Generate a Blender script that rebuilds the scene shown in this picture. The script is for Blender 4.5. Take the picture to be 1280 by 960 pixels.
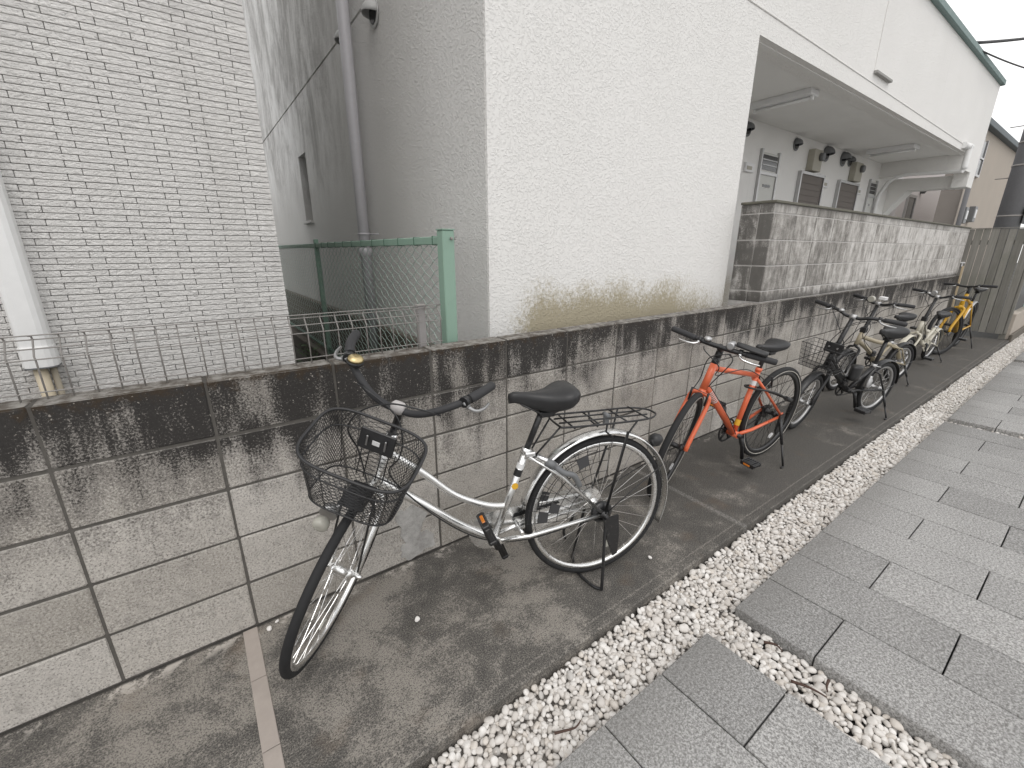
import bpy, math, random
import numpy as np
from mathutils import Vector, Matrix, Euler

random.seed(7); np.random.seed(7)
R = math.radians
scene = bpy.context.scene
for o in list(bpy.data.objects): bpy.data.objects.remove(o)

# ------------------------------------------------------------------ camera, sky, sun, exposure
cam_d = bpy.data.cameras.new('camera'); cam = bpy.data.objects.new('camera', cam_d)
scene.collection.objects.link(cam); scene.camera = cam
cam_d.sensor_width = 36; cam_d.lens = 36 * 542.0 / 1280
cam_d.clip_start = 0.02; cam_d.clip_end = 500
cam.location = (0.415, -1.675, 1.402)
cam.rotation_euler = (R(90 - 17.06), 0, R(-35.99))

SUN_EL, SUN_AZ = 58, 215      # azimuth the light comes from, clockwise from +Y
world = bpy.data.worlds.new('World'); scene.world = world; world.use_nodes = True
wn = world.node_tree; wn.nodes.clear()
w_out = wn.nodes.new('ShaderNodeOutputWorld'); w_bg = wn.nodes.new('ShaderNodeBackground')
w_sky = wn.nodes.new('ShaderNodeTexSky'); w_sky.sky_type = 'NISHITA'; w_sky.sun_disc = False
w_sky.sun_elevation = R(SUN_EL); w_sky.sun_rotation = R(SUN_AZ)
w_sky.air_density = 1.0; w_sky.dust_density = 3.0; w_sky.ozone_density = 1.0
# thin even cloud: the sky texture washed towards white, patchy as high cloud is
w_tc = wn.nodes.new('ShaderNodeTexCoord'); w_n = wn.nodes.new('ShaderNodeTexNoise')
w_n.inputs['Scale'].default_value = 2.2; w_n.inputs['Detail'].default_value = 5
w_r = wn.nodes.new('ShaderNodeMapRange')
w_r.inputs['From Min'].default_value = .35; w_r.inputs['From Max'].default_value = .65
w_r.inputs['To Min'].default_value = .72; w_r.inputs['To Max'].default_value = .97
w_mix = wn.nodes.new('ShaderNodeMix'); w_mix.data_type = 'RGBA'
w_mix.inputs[7].default_value = (10.2, 10.1, 10.0, 1)
wn.links.new(w_tc.outputs['Generated'], w_n.inputs['Vector'])
wn.links.new(w_n.outputs['Fac'], w_r.inputs['Value'])
wn.links.new(w_r.outputs['Result'], w_mix.inputs[0])
wn.links.new(w_sky.outputs['Color'], w_mix.inputs[6])
wn.links.new(w_mix.outputs[2], w_bg.inputs['Color'])
w_bg.inputs['Strength'].default_value = 0.115
wn.links.new(w_bg.outputs[0], w_out.inputs['Surface'])

sun_d = bpy.data.lights.new('sun', 'SUN'); sun = bpy.data.objects.new('sun', sun_d)
scene.collection.objects.link(sun)
sun_d.energy = 0.55; sun_d.angle = R(30); sun_d.color = (1.0, 0.965, 0.92)
_d = Vector((math.sin(R(SUN_AZ)) * math.cos(R(SUN_EL)), math.cos(R(SUN_AZ)) * math.cos(R(SUN_EL)), math.sin(R(SUN_EL))))
sun.rotation_euler = (-_d).to_track_quat('-Z', 'Y').to_euler()

scene.view_settings.view_transform = 'Standard'; scene.view_settings.look = 'None'
scene.view_settings.gamma = 1.0; scene.view_settings.use_curve_mapping = False
scene.view_settings.exposure = 0.27
scene.render.engine = 'CYCLES'
scene.cycles.max_bounces = 8; scene.cycles.diffuse_bounces = 5; scene.cycles.glossy_bounces = 3

# ------------------------------------------------------------------ mesh helpers
COL = scene.collection
class MB:
    """collects shapes; build() links them as ONE mesh object"""
    def __init__(s): s.v = []; s.f = []; s.sm = []
    def add(s, v, f, smooth=False):
        b = len(s.v); s.v += [tuple(map(float, p)) for p in v]
        s.f += [tuple(i + b for i in q) for q in f]; s.sm += [smooth] * len(f); return s
    def xf(s, fn):
        if s.v: s.v = [tuple(p) for p in fn(np.array(s.v))]
        return s
    def join(s, o): return s._j(o)
    def _j(s, o):
        b = len(s.v); s.v += o.v; s.f += [tuple(i + b for i in q) for q in o.f]; s.sm += o.sm; return s
    def mesh(s, name):
        m = bpy.data.meshes.new(name); m.from_pydata(s.v, [], s.f)
        m.polygons.foreach_set('use_smooth', s.sm); m.update(); return m
    def build(s, name, mat=None, parent=None):
        return link(name, s.mesh(name), mat, parent)
    # shapes
    def box(s, x0, x1, y0, y1, z0, z1, bev=0.0):
        if bev <= 0:
            v = [(x, y, z) for z in (z0, z1) for y in (y0, y1) for x in (x0, x1)]
            return s.add(v, [(0, 2, 3, 1), (4, 5, 7, 6), (0, 1, 5, 4), (2, 6, 7, 3), (0, 4, 6, 2), (1, 3, 7, 5)])
        b = min(bev, (x1 - x0) * .45, (y1 - y0) * .45, (z1 - z0) * .45)
        v = []; idx = {}
        X = (x0, x1); Y = (y0, y1); Z = (z0, z1)
        for i in (0, 1):
            for j in (0, 1):
                for k in (0, 1):
                    sx, sy, sz = (1 - 2 * i) * b, (1 - 2 * j) * b, (1 - 2 * k) * b
                    for a, p in (('x', (X[i], Y[j] + sy, Z[k] + sz)), ('y', (X[i] + sx, Y[j], Z[k] + sz)), ('z', (X[i] + sx, Y[j] + sy, Z[k]))):
                        idx[(i, j, k, a)] = len(v); v.append(p)
        f = []
        q = lambda *t: f.append(tuple(idx[u] for u in t))
        for i in (0, 1):
            w = [(i, 0, 0, 'x'), (i, 1, 0, 'x'), (i, 1, 1, 'x'), (i, 0, 1, 'x')]; q(*(w if i else w[::-1]))
            w = [(0, i, 0, 'y'), (0, i, 1, 'y'), (1, i, 1, 'y'), (1, i, 0, 'y')]; q(*(w if i else w[::-1]))
            w = [(0, 0, i, 'z'), (1, 0, i, 'z'), (1, 1, i, 'z'), (0, 1, i, 'z')]; q(*(w if i else w[::-1]))
        for i in (0, 1):
            for j in (0, 1):
                fl = (i + j) % 2
                for A, t in (('xy', lambda k: (i, j, k)), ('xz', lambda k: (i, k, j)), ('yz', lambda k: (k, i, j))):
                    a, c = A
                    w = [(*t(0), a), (*t(1), a), (*t(1), c), (*t(0), c)]
                    flip = fl if A != 'xz' else 1 - fl
                    q(*(w if not flip else w[::-1]))
                for k in (0, 1):
                    w = [(i, j, k, 'x'), (i, j, k, 'y'), (i, j, k, 'z')]
                    q(*(w if (i + j + k) % 2 else w[::-1]))
        return s.add(v, f)
    def tube(s, pts, r, n=8, closed=False, caps=True, smooth=True, up=None):
        P = np.array(pts, float); m = len(P)
        rr = np.full(m, r) if np.isscalar(r) else np.array(r, float)
        if closed: T = np.roll(P, -1, 0) - np.roll(P, 1, 0)
        else:
            T = np.zeros_like(P); T[1:-1] = P[2:] - P[:-2]; T[0] = P[1] - P[0]; T[-1] = P[-1] - P[-2]
        T /= np.linalg.norm(T, axis=1)[:, None] + 1e-12
        a = np.array(up if up is not None else ((0, 0, 1) if abs(T[0][2]) < .9 else (1, 0, 0)), float)
        N = a - T[0] * (a @ T[0]); N /= np.linalg.norm(N)
        th = np.arange(n) * 2 * np.pi / n + (np.pi / n)
        V = []
        for i in range(m):
            N = N - T[i] * (N @ T[i]); N /= np.linalg.norm(N) + 1e-12
            B = np.cross(T[i], N)
            V += list(P[i] + rr[i] * (np.cos(th)[:, None] * N + np.sin(th)[:, None] * B))
        F = []
        for i in range(m if closed else m - 1):
            j = (i + 1) % m
            for k in range(n):
                l = (k + 1) % n; F.append((i * n + k, i * n + l, j * n + l, j * n + k))
        s.add(V, F, smooth)
        if caps and not closed:
            b = len(s.v) - len(V)
            s.f.append(tuple(b + k for k in range(n))[::-1]); s.sm.append(False)
            s.f.append(tuple(b + (m - 1) * n + k for k in range(n))); s.sm.append(False)
        return s
    def ring(s, c, ax1, ax2, prof, n=48, a0=0.0, a1=2 * math.pi, smooth=True, capends=True):
        """sweep a closed (radius, side) profile round c in the plane ax1/ax2"""
        c = np.array(c, float); ax1 = np.array(ax1, float); ax2 = np.array(ax2, float); nn = np.cross(ax1, ax2)
        full = abs(a1 - a0 - 2 * math.pi) < 1e-6
        m = n if full else n + 1; k = len(prof); V = []
        for i in range(m):
            t = a0 + (a1 - a0) * i / n
            d = math.cos(t) * ax1 + math.sin(t) * ax2
            for (r, w) in prof: V.append(c + r * d + w * nn)
        F = []
        for i in range(n):
            j = (i + 1) % m
            for q in range(k): F.append((i * k + q, j * k + q, j * k + (q + 1) % k, i * k + (q + 1) % k))
        s.add(V, F, smooth)
        if not full and capends:
            b = len(s.v) - len(V)
            s.f.append(tuple(b + q for q in range(k))); s.sm.append(False)
            s.f.append(tuple(b + n * k + q for q in range(k))[::-1]); s.sm.append(False)
        return s
    def lathe(s, c, axis, prof, n=16, smooth=True):
        """prof: (radius, distance along axis) from one end to the other"""
        c = np.array(c, float); ax = np.array(axis, float); ax /= np.linalg.norm(ax)
        a = np.array((0, 0, 1.)) if abs(ax[2]) < .9 else np.array((1., 0, 0))
        u = np.cross(ax, a); u /= np.linalg.norm(u); w = np.cross(ax, u)
        V = []
        for (r, d) in prof:
            for k in range(n):
                t = 2 * math.pi * k / n; V.append(c + ax * d + max(r, 1e-4) * (math.cos(t) * u + math.sin(t) * w))
        F = []
        for i in range(len(prof) - 1):
            for k in range(n):
                l = (k + 1) % n; F.append((i * n + k, i * n + l, (i + 1) * n + l, (i + 1) * n + k))
        s.add(V, F, smooth); b = len(s.v) - len(V)
        s.f.append(tuple(b + k for k in range(n))[::-1]); s.sm.append(False)
        s.f.append(tuple(b + (len(prof) - 1) * n + k for k in range(n))); s.sm.append(False)
        return s
    def prism(s, poly, o, u, w, h):
        """extrude a 2-D outline (in axes u, w from o) along the vector h"""
        o, u, w, h = (np.array(t, float) for t in (o, u, w, h)); n = len(poly)
        a = [o + p[0] * u + p[1] * w for p in poly]; V = a + [p + h for p in a]
        F = [tuple(range(n))[::-1], tuple(range(n, 2 * n))] + [(i, (i + 1) % n, n + (i + 1) % n, n + i) for i in range(n)]
        return s.add(V, F)
    def loft(s, rings, smooth=True, cap=True):
        n = len(rings[0]); V = [p for r_ in rings for p in r_]; F = []
        for i in range(len(rings) - 1):
            for k in range(n):
                l = (k + 1) % n; F.append((i * n + k, i * n + l, (i + 1) * n + l, (i + 1) * n + k))
        s.add(V, F, smooth)
        if cap:
            b = len(s.v) - len(V)
            s.f.append(tuple(b + k for k in range(n))[::-1]); s.sm.append(smooth)
            s.f.append(tuple(b + (len(rings) - 1) * n + k for k in range(n))); s.sm.append(smooth)
        return s

def link(name, mesh, mat=None, parent=None):
    o = bpy.data.objects.new(name, mesh); COL.objects.link(o)
    if mat is not None and mesh is not None and not mesh.materials: mesh.materials.append(mat)
    if parent is not None: o.parent = parent
    return o
def tag(o, label, cat, group=None):
    o['label'] = label; o['category'] = cat
    if group: o['group'] = group
    return o
def thing(name, label, cat, loc=(0, 0, 0), rotz=0, group=None):
    o = link(name, None); o.location = loc; o.rotation_euler = (0, 0, rotz)
    return tag(o, label, cat, group)
def struct(o): o['kind'] = 'structure'; return o
def box(name, x0, x1, y0, y1, z0, z1, mat, parent=None, bev=0.0):
    return MB().box(x0, x1, y0, y1, z0, z1, bev).build(name, mat, parent)
def smooth_path(P, n=8, closed=False):
    P = np.array(P, float); m = len(P); out = []
    for i in range(m if closed else m - 1):
        if closed: p0, p1, p2, p3 = P[(i - 1) % m], P[i], P[(i + 1) % m], P[(i + 2) % m]
        else: p0, p1, p2, p3 = P[max(i - 1, 0)], P[i], P[i + 1], P[min(i + 2, m - 1)]
        for k in range(n):
            t = k / n
            out.append(.5 * ((2 * p1) + (-p0 + p2) * t + (2 * p0 - 5 * p1 + 4 * p2 - p3) * t * t + (-p0 + 3 * p1 - 3 * p2 + p3) * t ** 3))
    if not closed: out.append(P[-1])
    return np.array(out)

# ------------------------------------------------------------------ materials
class NT:
    def __init__(s, name):
        s.m = bpy.data.materials.new(name); s.m.use_nodes = True
        s.t = s.m.node_tree; s.b = s.t.nodes['Principled BSDF']
        s._pos = None
    def n(s, kind, **kw):
        q = s.t.nodes.new(kind)
        for k, v in kw.items(): setattr(q, k, v)
        return q
    def set(s, sock, val):
        if hasattr(val, 'links') or isinstance(val, bpy.types.NodeSocket): s.t.links.new(val, sock)
        else: sock.default_value = val
    def pos(s):
        if s._pos is None: s._pos = s.n('ShaderNodeNewGeometry').outputs['Position']
        return s._pos
    def objpos(s): return s.n('ShaderNodeTexCoord').outputs['Object']
    def scaled(s, v, sc, off=None):
        q = s.n('ShaderNodeMapping'); s.set(q.inputs['Vector'], v); q.inputs['Scale'].default_value = sc
        if off is not None: s.set(q.inputs['Location'], off)
        return q.outputs[0]
    def noise(s, v, scale, detail=4, rough=.55, dist=0):
        q = s.n('ShaderNodeTexNoise'); s.set(q.inputs['Vector'], v); q.inputs['Scale'].default_value = scale
        q.inputs['Detail'].default_value = detail; q.inputs['Roughness'].default_value = rough
        q.inputs['Distortion'].default_value = dist; return q.outputs['Fac']
    def voro(s, v, scale, feature='F1', rnd=1.0):
        q = s.n('ShaderNodeTexVoronoi', feature=feature); s.set(q.inputs['Vector'], v); q.inputs['Scale'].default_value = scale
        q.inputs['Randomness'].default_value = rnd; return q.outputs['Distance']
    def rng(s, v, a, b, c=0.0, d=1.0, smooth=False):
        q = s.n('ShaderNodeMapRange'); q.interpolation_type = 'SMOOTHSTEP' if smooth else 'LINEAR'; q.clamp = True
        for k, val in zip(('Value', 'From Min', 'From Max', 'To Min', 'To Max'), (v, a, b, c, d)): s.set(q.inputs[k], val)
        return q.outputs['Result']
    def math(s, op, a, b=0.0, c=0.0):
        q = s.n('ShaderNodeMath', operation=op)
        s.set(q.inputs[0], a); s.set(q.inputs[1], b); s.set(q.inputs[2], c); return q.outputs[0]
    def mix(s, f, a, b, mode='MIX'):
        q = s.n('ShaderNodeMix', data_type='RGBA', blend_type=mode)
        s.set(q.inputs[0], f); s.set(q.inputs[6], a if not isinstance(a, tuple) else (*a, 1)); s.set(q.inputs[7], b if not isinstance(b, tuple) else (*b, 1))
        return q.outputs[2]
    def sep(s, v):
        q = s.n('ShaderNodeSeparateXYZ'); s.set(q.inputs[0], v); return q.outputs
    def scale_col(s, col, f):
        q = s.n('ShaderNodeVectorMath', operation='SCALE'); s.set(q.inputs[0], col); s.set(q.inputs['Scale'], f); return q.outputs[0]
    def objrand(s): return s.n('ShaderNodeObjectInfo').outputs['Random']
    def island(s): return s.n('ShaderNodeNewGeometry').outputs['Random Per Island']
    def bump(s, h, strength=.5, dist=.005):
        q = s.n('ShaderNodeBump'); q.inputs['Strength'].default_value = strength; q.inputs['Distance'].default_value = dist
        s.set(q.inputs['Height'], h); s.t.links.new(q.outputs[0], s.b.inputs['Normal'])
    def out(s, col=None, rough=None, metal=None, spec=None):
        if col is not None: s.set(s.b.inputs['Base Color'], (*col, 1) if isinstance(col, tuple) else col)
        if rough is not None: s.set(s.b.inputs['Roughness'], rough)
        if metal is not None: s.b.inputs['Metallic'].default_value = metal
        if spec is not None: s.b.inputs['Specular IOR Level'].default_value = spec
        return s.m

def plain(name, col, rough=.5, metal=0.0, var=.12, scale=30, spec=.5, bump=0):
    t = NT(name); p = t.objpos(); nz = t.noise(p, scale, 3)
    c = t.mix(nz, tuple(max(0, x * (1 - var)) for x in col), tuple(min(1, x * (1 + var)) for x in col))
    if bump: t.bump(t.noise(p, scale * 6, 2), bump, .002)
    return t.out(c, t.rng(nz, .3, .7, max(.02, rough - .06), min(1, rough + .08)), metal, spec)

def m_block():
    t = NT('concrete_block'); p = t.pos(); x, y, z = t.sep(p)
    rnd = t.objrand()
    big = t.noise(p, 5, 4); fine = t.noise(p, 150, 4, .8); mid = t.noise(p, 24, 4, .65)
    base = t.mix(t.rng(big, .3, .7), (.42, .388, .342), (.60, .562, .508))
    base = t.mix(t.rng(rnd, 0, 1, 0, .5), base, (.50, .48, .46))
    base = t.scale_col(base, t.rng(t.objrand(), 0, 1, .78, 1.10))
    base = t.mix(t.rng(fine, .53, .60, 0, .8), base, (.19, .175, .16))
    base = t.mix(t.rng(fine, .46, .39, 0, .6), base, (.71, .68, .63))
    base = t.mix(t.rng(mid, .52, .72, 0, .5), base, (.23, .213, .195))
    base = t.mix(t.rng(t.noise(p, 2.6, 5, .7), .48, .68, 0, .42), base, (.24, .222, .20))
    # algae running down from the top course: it follows the drips, not the light
    st = t.noise(t.scaled(p, (13, 13, 1.7)), 1.0, 4, .6)
    bl = t.noise(p, 3.3, 3)
    e = t.math('ADD', z, t.math('MULTIPLY', t.math('SUBTRACT', st, .5), .80))
    e = t.math('ADD', e, t.math('MULTIPLY', t.math('SUBTRACT', bl, .5), .85))
    e = t.math('ADD', e, t.math('MULTIPLY', t.math('SUBTRACT', fine, .5), .95))
    e = t.math('ADD', e, t.math('MULTIPLY', t.math('SUBTRACT', rnd, .5), .13))
    e = t.math('ADD', e, t.rng(x, 1.5, 2.3, .055, 0))
    k = t.rng(e, .76, .93, 0, .93, True)
    k2 = t.rng(e, .50, .80, 0, .55, True)
    base = t.mix(k2, base, (.13, .12, .112))
    base = t.mix(t.math('MULTIPLY', k, t.rng(fine, .40, .30, 1, .55)), base, (.030, .028, .027))
    # brown moss and pale lichen specks on the very top
    ms = t.rng(t.math('ADD', z, t.math('MULTIPLY', t.math('SUBTRACT', mid, .5), .22)), .955, 1.01, 0, .7, True)
    xl = t.rng(x, 1.7, 2.6, 1, .25)
    base = t.mix(t.math('MULTIPLY', ms, xl), base, (.060, .042, .026))
    li = t.math('MULTIPLY', t.rng(t.noise(p, 95, 2, .5), .66, .70), t.rng(z, .80, .86))
    base = t.mix(t.math('MULTIPLY', li, .75), base, (.42, .39, .35))
    gz = t.sep(t.n('ShaderNodeNewGeometry').outputs['Normal'])[2]
    cr_ = t.math('MULTIPLY', t.rng(gz, .5, .9), t.rng(mid, .40, .58, .85, .25))
    base = t.mix(cr_, base, (.34, .325, .30))
    t.bump(t.math('ADD', fine, t.math('MULTIPLY', mid, .6)), .8, .004)
    return t.out(base, .93, 0, .2)
def m_block_upper():
    t = NT('limed_block'); p = t.pos(); x, y, z = t.sep(p)
    fine = t.noise(p, 120, 3, .7); mid = t.noise(p, 14, 4, .65)
    st = t.noise(t.scaled(p, (15, 15, 3.2)), 1.0, 5, .7, .5)
    cl = t.noise(p, 5.5, 3, .6)
    v = t.math('ADD', t.math('MULTIPLY', st, .50), t.math('MULTIPLY', mid, .28))
    v = t.math('ADD', v, t.math('MULTIPLY', cl, .22))
    v = t.math('ADD', v, t.math('MULTIPLY', t.math('SUBTRACT', t.objrand(), .5), .10))
    v = t.math('ADD', v, t.math('MULTIPLY', t.math('SUBTRACT', fine, .5), .22))
    v = t.math('ADD', v, t.rng(x, 4.2, 7.0, -.02, .045))
    col = t.mix(t.rng(v, .38, .50), (.19, .18, .167), (.38, .362, .338))
    col = t.mix(t.rng(v, .49, .62), col, (.64, .62, .595))
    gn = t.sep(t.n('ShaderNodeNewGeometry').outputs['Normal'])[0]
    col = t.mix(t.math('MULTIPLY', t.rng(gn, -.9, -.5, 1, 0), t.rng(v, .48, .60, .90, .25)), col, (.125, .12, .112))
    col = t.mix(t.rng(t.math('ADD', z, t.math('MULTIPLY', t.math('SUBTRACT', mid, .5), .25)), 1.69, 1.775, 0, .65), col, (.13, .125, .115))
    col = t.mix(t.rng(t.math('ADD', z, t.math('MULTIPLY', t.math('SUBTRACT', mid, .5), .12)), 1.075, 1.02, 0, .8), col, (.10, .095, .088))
    t.bump(t.math('ADD', fine, mid), .7, .006)
    return t.out(col, .92, 0, .2)
def m_mortar():
    t = NT('mortar'); p = t.pos(); x, y, z = t.sep(p)
    n = t.noise(p, 40, 4); c = t.mix(n, (.075, .070, .064), (.16, .15, .135))
    c = t.mix(t.rng(t.math('ADD', z, t.math('MULTIPLY', n, .2)), .95, 1.08, 0, .35), c, (.05, .045, .04))
    t.bump(t.noise(p, 200, 3), .5, .003); return t.out(c, .95, 0, .2)
def m_concrete():
    t = NT('old_concrete'); p = t.pos(); x, y, z = t.sep(p)
    big = t.noise(p, 1.9, 4, .6); mid = t.noise(p, 7.0, 5, .7, .3); fine = t.noise(p, 210, 2, .8); grit = t.noise(p, 90, 4, .85)
    v = t.math('ADD', t.math('MULTIPLY', big, .5), t.math('MULTIPLY', mid, .5))
    v = t.math('SUBTRACT', v, t.rng(x, 1.4, 3.0, 0, .11))
    c = t.mix(t.rng(v, .40, .60), (.082, .078, .072), (.175, .163, .147))
    k = t.math('ADD', grit, t.math('MULTIPLY', t.math('SUBTRACT', v, .5), 1.7))
    c = t.mix(t.rng(k, .50, .60, 0, .78), c, (.33, .305, .27))
    c = t.mix(t.rng(fine, .53, .60, 0, .8), c, (.036, .034, .032))
    c = t.mix(t.rng(fine, .46, .40, 0, .5), c, (.30, .28, .25))
    rust = t.rng(t.noise(p, 4.2, 3), .60, .74, 0, .35); c = t.mix(rust, c, (.15, .105, .07))
    # worn paint of an old bay line, and lime scabs along the wall foot
    ln = t.math('MULTIPLY', t.rng(t.math('ABSOLUTE', t.math('SUBTRACT', x, t.math('ADD', 2.62, t.math('MULTIPLY', y, .04)))), .010, .022, 1, 0), t.rng(grit, .44, .56))
    c = t.mix(t.math('MULTIPLY', ln, .35), c, (.42, .41, .39))
    wf = t.math('MULTIPLY', t.rng(t.math('ADD', y, t.math('MULTIPLY', mid, .10)), -.03, .03, 0, 1), t.rng(t.noise(p, 11, 5, .75), .52, .58))
    wf = t.math('MULTIPLY', wf, t.rng(y, -.012, -.004, 1, 0))
    c = t.mix(t.math('MULTIPLY', wf, .85), c, (.52, .485, .44))
    ed = t.math('MULTIPLY', t.rng(t.math('ABSOLUTE', t.math('ADD', y, .755)), .001, .006, 1, 0), t.rng(grit, .46, .58))
    c = t.mix(t.math('MULTIPLY', ed, .6), c, (.40, .37, .33))
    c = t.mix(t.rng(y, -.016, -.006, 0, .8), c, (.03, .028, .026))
    t.bump(t.math('ADD', grit, t.math('MULTIPLY', mid, .7)), .6, .004)
    return t.out(c, t.rng(v, .35, .6, .75, .92), 0, .25)
def m_stucco(name, white=True):
    t = NT(name); p = t.pos(); x, y, z = t.sep(p)
    v = t.noise(p, 85, 3, .55); n1 = t.noise(p, 210, 2, .6); n2 = t.noise(p, 1.4, 3)
    if white:
        c = t.mix(n2, (.78, .77, .745), (.85, .84, .82))
        # brown-green algae splashed on the foot of the wall
        g = t.noise(t.scaled(p, (3.2, 3.2, 2.0)), 1.0, 4, .6); g2 = t.noise(t.scaled(p, (75, 75, 60)), 1.0, 4, .8)
        xm = t.math('MULTIPLY', t.rng(x, 1.74, 2.15, .25, 1, True), t.rng(x, 3.0, 4.05, 1, .45))
        e = t.math('ADD', t.math('MULTIPLY', t.rng(z, .97, 1.34, 1, 0), .85), t.math('MULTIPLY', t.math('SUBTRACT', g, .5), .75))
        e = t.math('ADD', t.math('MULTIPLY', e, xm), t.math('MULTIPLY', t.math('SUBTRACT', g2, .5), 1.15))
        c = t.mix(t.rng(e, .26, .60, 0, .80), c, (.32, .265, .145))
        sk = t.noise(t.scaled(p, (22, 22, .8)), 1.0, 3); c = t.mix(t.rng(sk, .62, .8, 0, .14), c, (.45, .44, .42))
        t.bump(t.math('ADD', t.rng(v, .46, .66, 0, 1.0, True), t.math('MULTIPLY', n1, .35)), .55, .005)
    else:
        st = t.noise(t.scaled(p, (2.6, 2.6, 1.2)), 1.0, 7, .8, .3); sp = t.noise(p, 120, 3, .75)
        c = t.mix(n2, (.67, .66, .64), (.75, .74, .72))
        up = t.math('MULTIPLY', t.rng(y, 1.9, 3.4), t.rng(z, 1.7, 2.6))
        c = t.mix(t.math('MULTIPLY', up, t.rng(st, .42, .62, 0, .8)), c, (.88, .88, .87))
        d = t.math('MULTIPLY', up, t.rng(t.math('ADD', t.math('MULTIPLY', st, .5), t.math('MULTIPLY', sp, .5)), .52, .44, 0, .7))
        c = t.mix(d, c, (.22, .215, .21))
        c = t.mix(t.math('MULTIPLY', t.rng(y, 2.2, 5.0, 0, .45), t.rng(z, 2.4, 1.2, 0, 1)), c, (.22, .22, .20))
        t.bump(t.math('ADD', t.rng(v, .46, .66, 0, 1.0, True), t.math('MULTIPLY', n1, .35)), .7, .005)
    return t.out(c, .9, 0, .25)
def m_tile():
    t = NT('split_face_tile'); p = t.pos()
    q = t.scaled(p, (55, 55, 95)); n = t.noise(q, 1.0, 4, .6, .6)
    w = t.noise(t.scaled(p, (90, 90, 150)), 1.0, 3, .6, .6)
    r = t.objrand() if False else t.island()
    c = t.mix(r, (.69, .675, .655), (.80, .785, .76)); c = t.mix(t.rng(t.noise(t.scaled(p, (14, 14, .9)), 1.0, 4), .52, .72, 0, .22), c, (.50, .48, .45)); c = t.mix(t.rng(n, .52, .70, 0, .4), c, (.58, .565, .545))
    t.bump(t.math('ADD', n, t.math('MULTIPLY', w, .6)), 1.0, .010); return t.out(c, .8, 0, .3)
def m_paver():
    t = NT('granite_paver'); p = t.pos(); r = t.objrand()
    f = t.noise(p, 170, 3, .85); f2 = t.noise(p, 105, 4, .85); b = t.noise(p, 4.2, 4, .6)
    c = t.mix(t.rng(f, .42, .58), (.22, .217, .211), (.45, .445, .436))
    c = t.mix(t.rng(f2, .525, .59, 0, .8), c, (.16, .155, .145))
    c = t.mix(t.rng(f2, .46, .40, 0, .55), c, (.66, .65, .63))
    c = t.scale_col(c, t.rng(t.math('ADD', t.math('MULTIPLY', r, .75), t.math('MULTIPLY', b, .9)), .35, 1.15, .76, 1.07))
    y = t.sep(p)[1]
    # grime trodden in from the gravel side
    e = t.math('ADD', y, t.math('MULTIPLY', t.math('SUBTRACT', b, .5), .35))
    c = t.mix(t.rng(e, -1.25, -1.06, 0, .5), c, (.16, .155, .145))
    t.bump(t.math('ADD', f, f2), .45, .003); return t.out(c, .82, 0, .3)
def m_pebble():
    t = NT('white_pebble'); r = t.island(); p = t.pos()
    c = t.mix(t.rng(r, 0, 1), (.54, .505, .465), (.80, .78, .75))
    c = t.mix(t.rng(r, .88, .89, 0, .55), c, (.48, .42, .35))
    c = t.mix(t.rng(r, .06, .05, 0, .55), c, (.46, .455, .44))
    c = t.mix(t.rng(t.noise(p, 70, 3), .55, .72, 0, .3), c, (.55, .50, .45))
    return t.out(c, .62, 0, .35)
def m_wood():
    t = NT('weathered_board'); p = t.pos(); g = t.noise(t.scaled(p, (60, 60, 2.5)), 1.0, 4, .7, .5); b = t.noise(p, 3, 3)
    c = t.mix(g, (.14, .134, .122), (.33, .32, .29)); c = t.scale_col(c, t.rng(t.objrand(), 0, 1, .8, 1.2))
    c = t.mix(t.rng(b, .5, .7, 0, .3), c, (.13, .135, .10)); t.bump(g, .5, .004); return t.out(c, .88, 0, .25)
def m_paint(name, col, rough=.32, coat=.3):
    t = NT(name); p = t.objpos(); n = t.noise(p, 14, 4); d = t.noise(p, 90, 3)
    c = t.mix(t.rng(n, .5, .75, 0, .14), col, tuple(x * .55 + .04 for x in col))
    c = t.mix(t.rng(d, .62, .75, 0, .25), c, (.25, .23, .21))
    t.b.inputs['Coat Weight'].default_value = coat; t.b.inputs['Coat Roughness'].default_value = .15
    return t.out(c, t.rng(n, .3, .7, rough - .05, rough + .12), 0, .5)
def m_metal(name, col, rough):
    t = NT(name); p = t.objpos(); n = t.noise(p, 22, 4); d = t.noise(p, 120, 3)
    c = t.mix(t.rng(d, .60, .78, 0, .15), col, tuple(x * .6 for x in col))
    return t.out(c, t.rng(n, .3, .7, rough - .04, rough + .08), 1.0)

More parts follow.
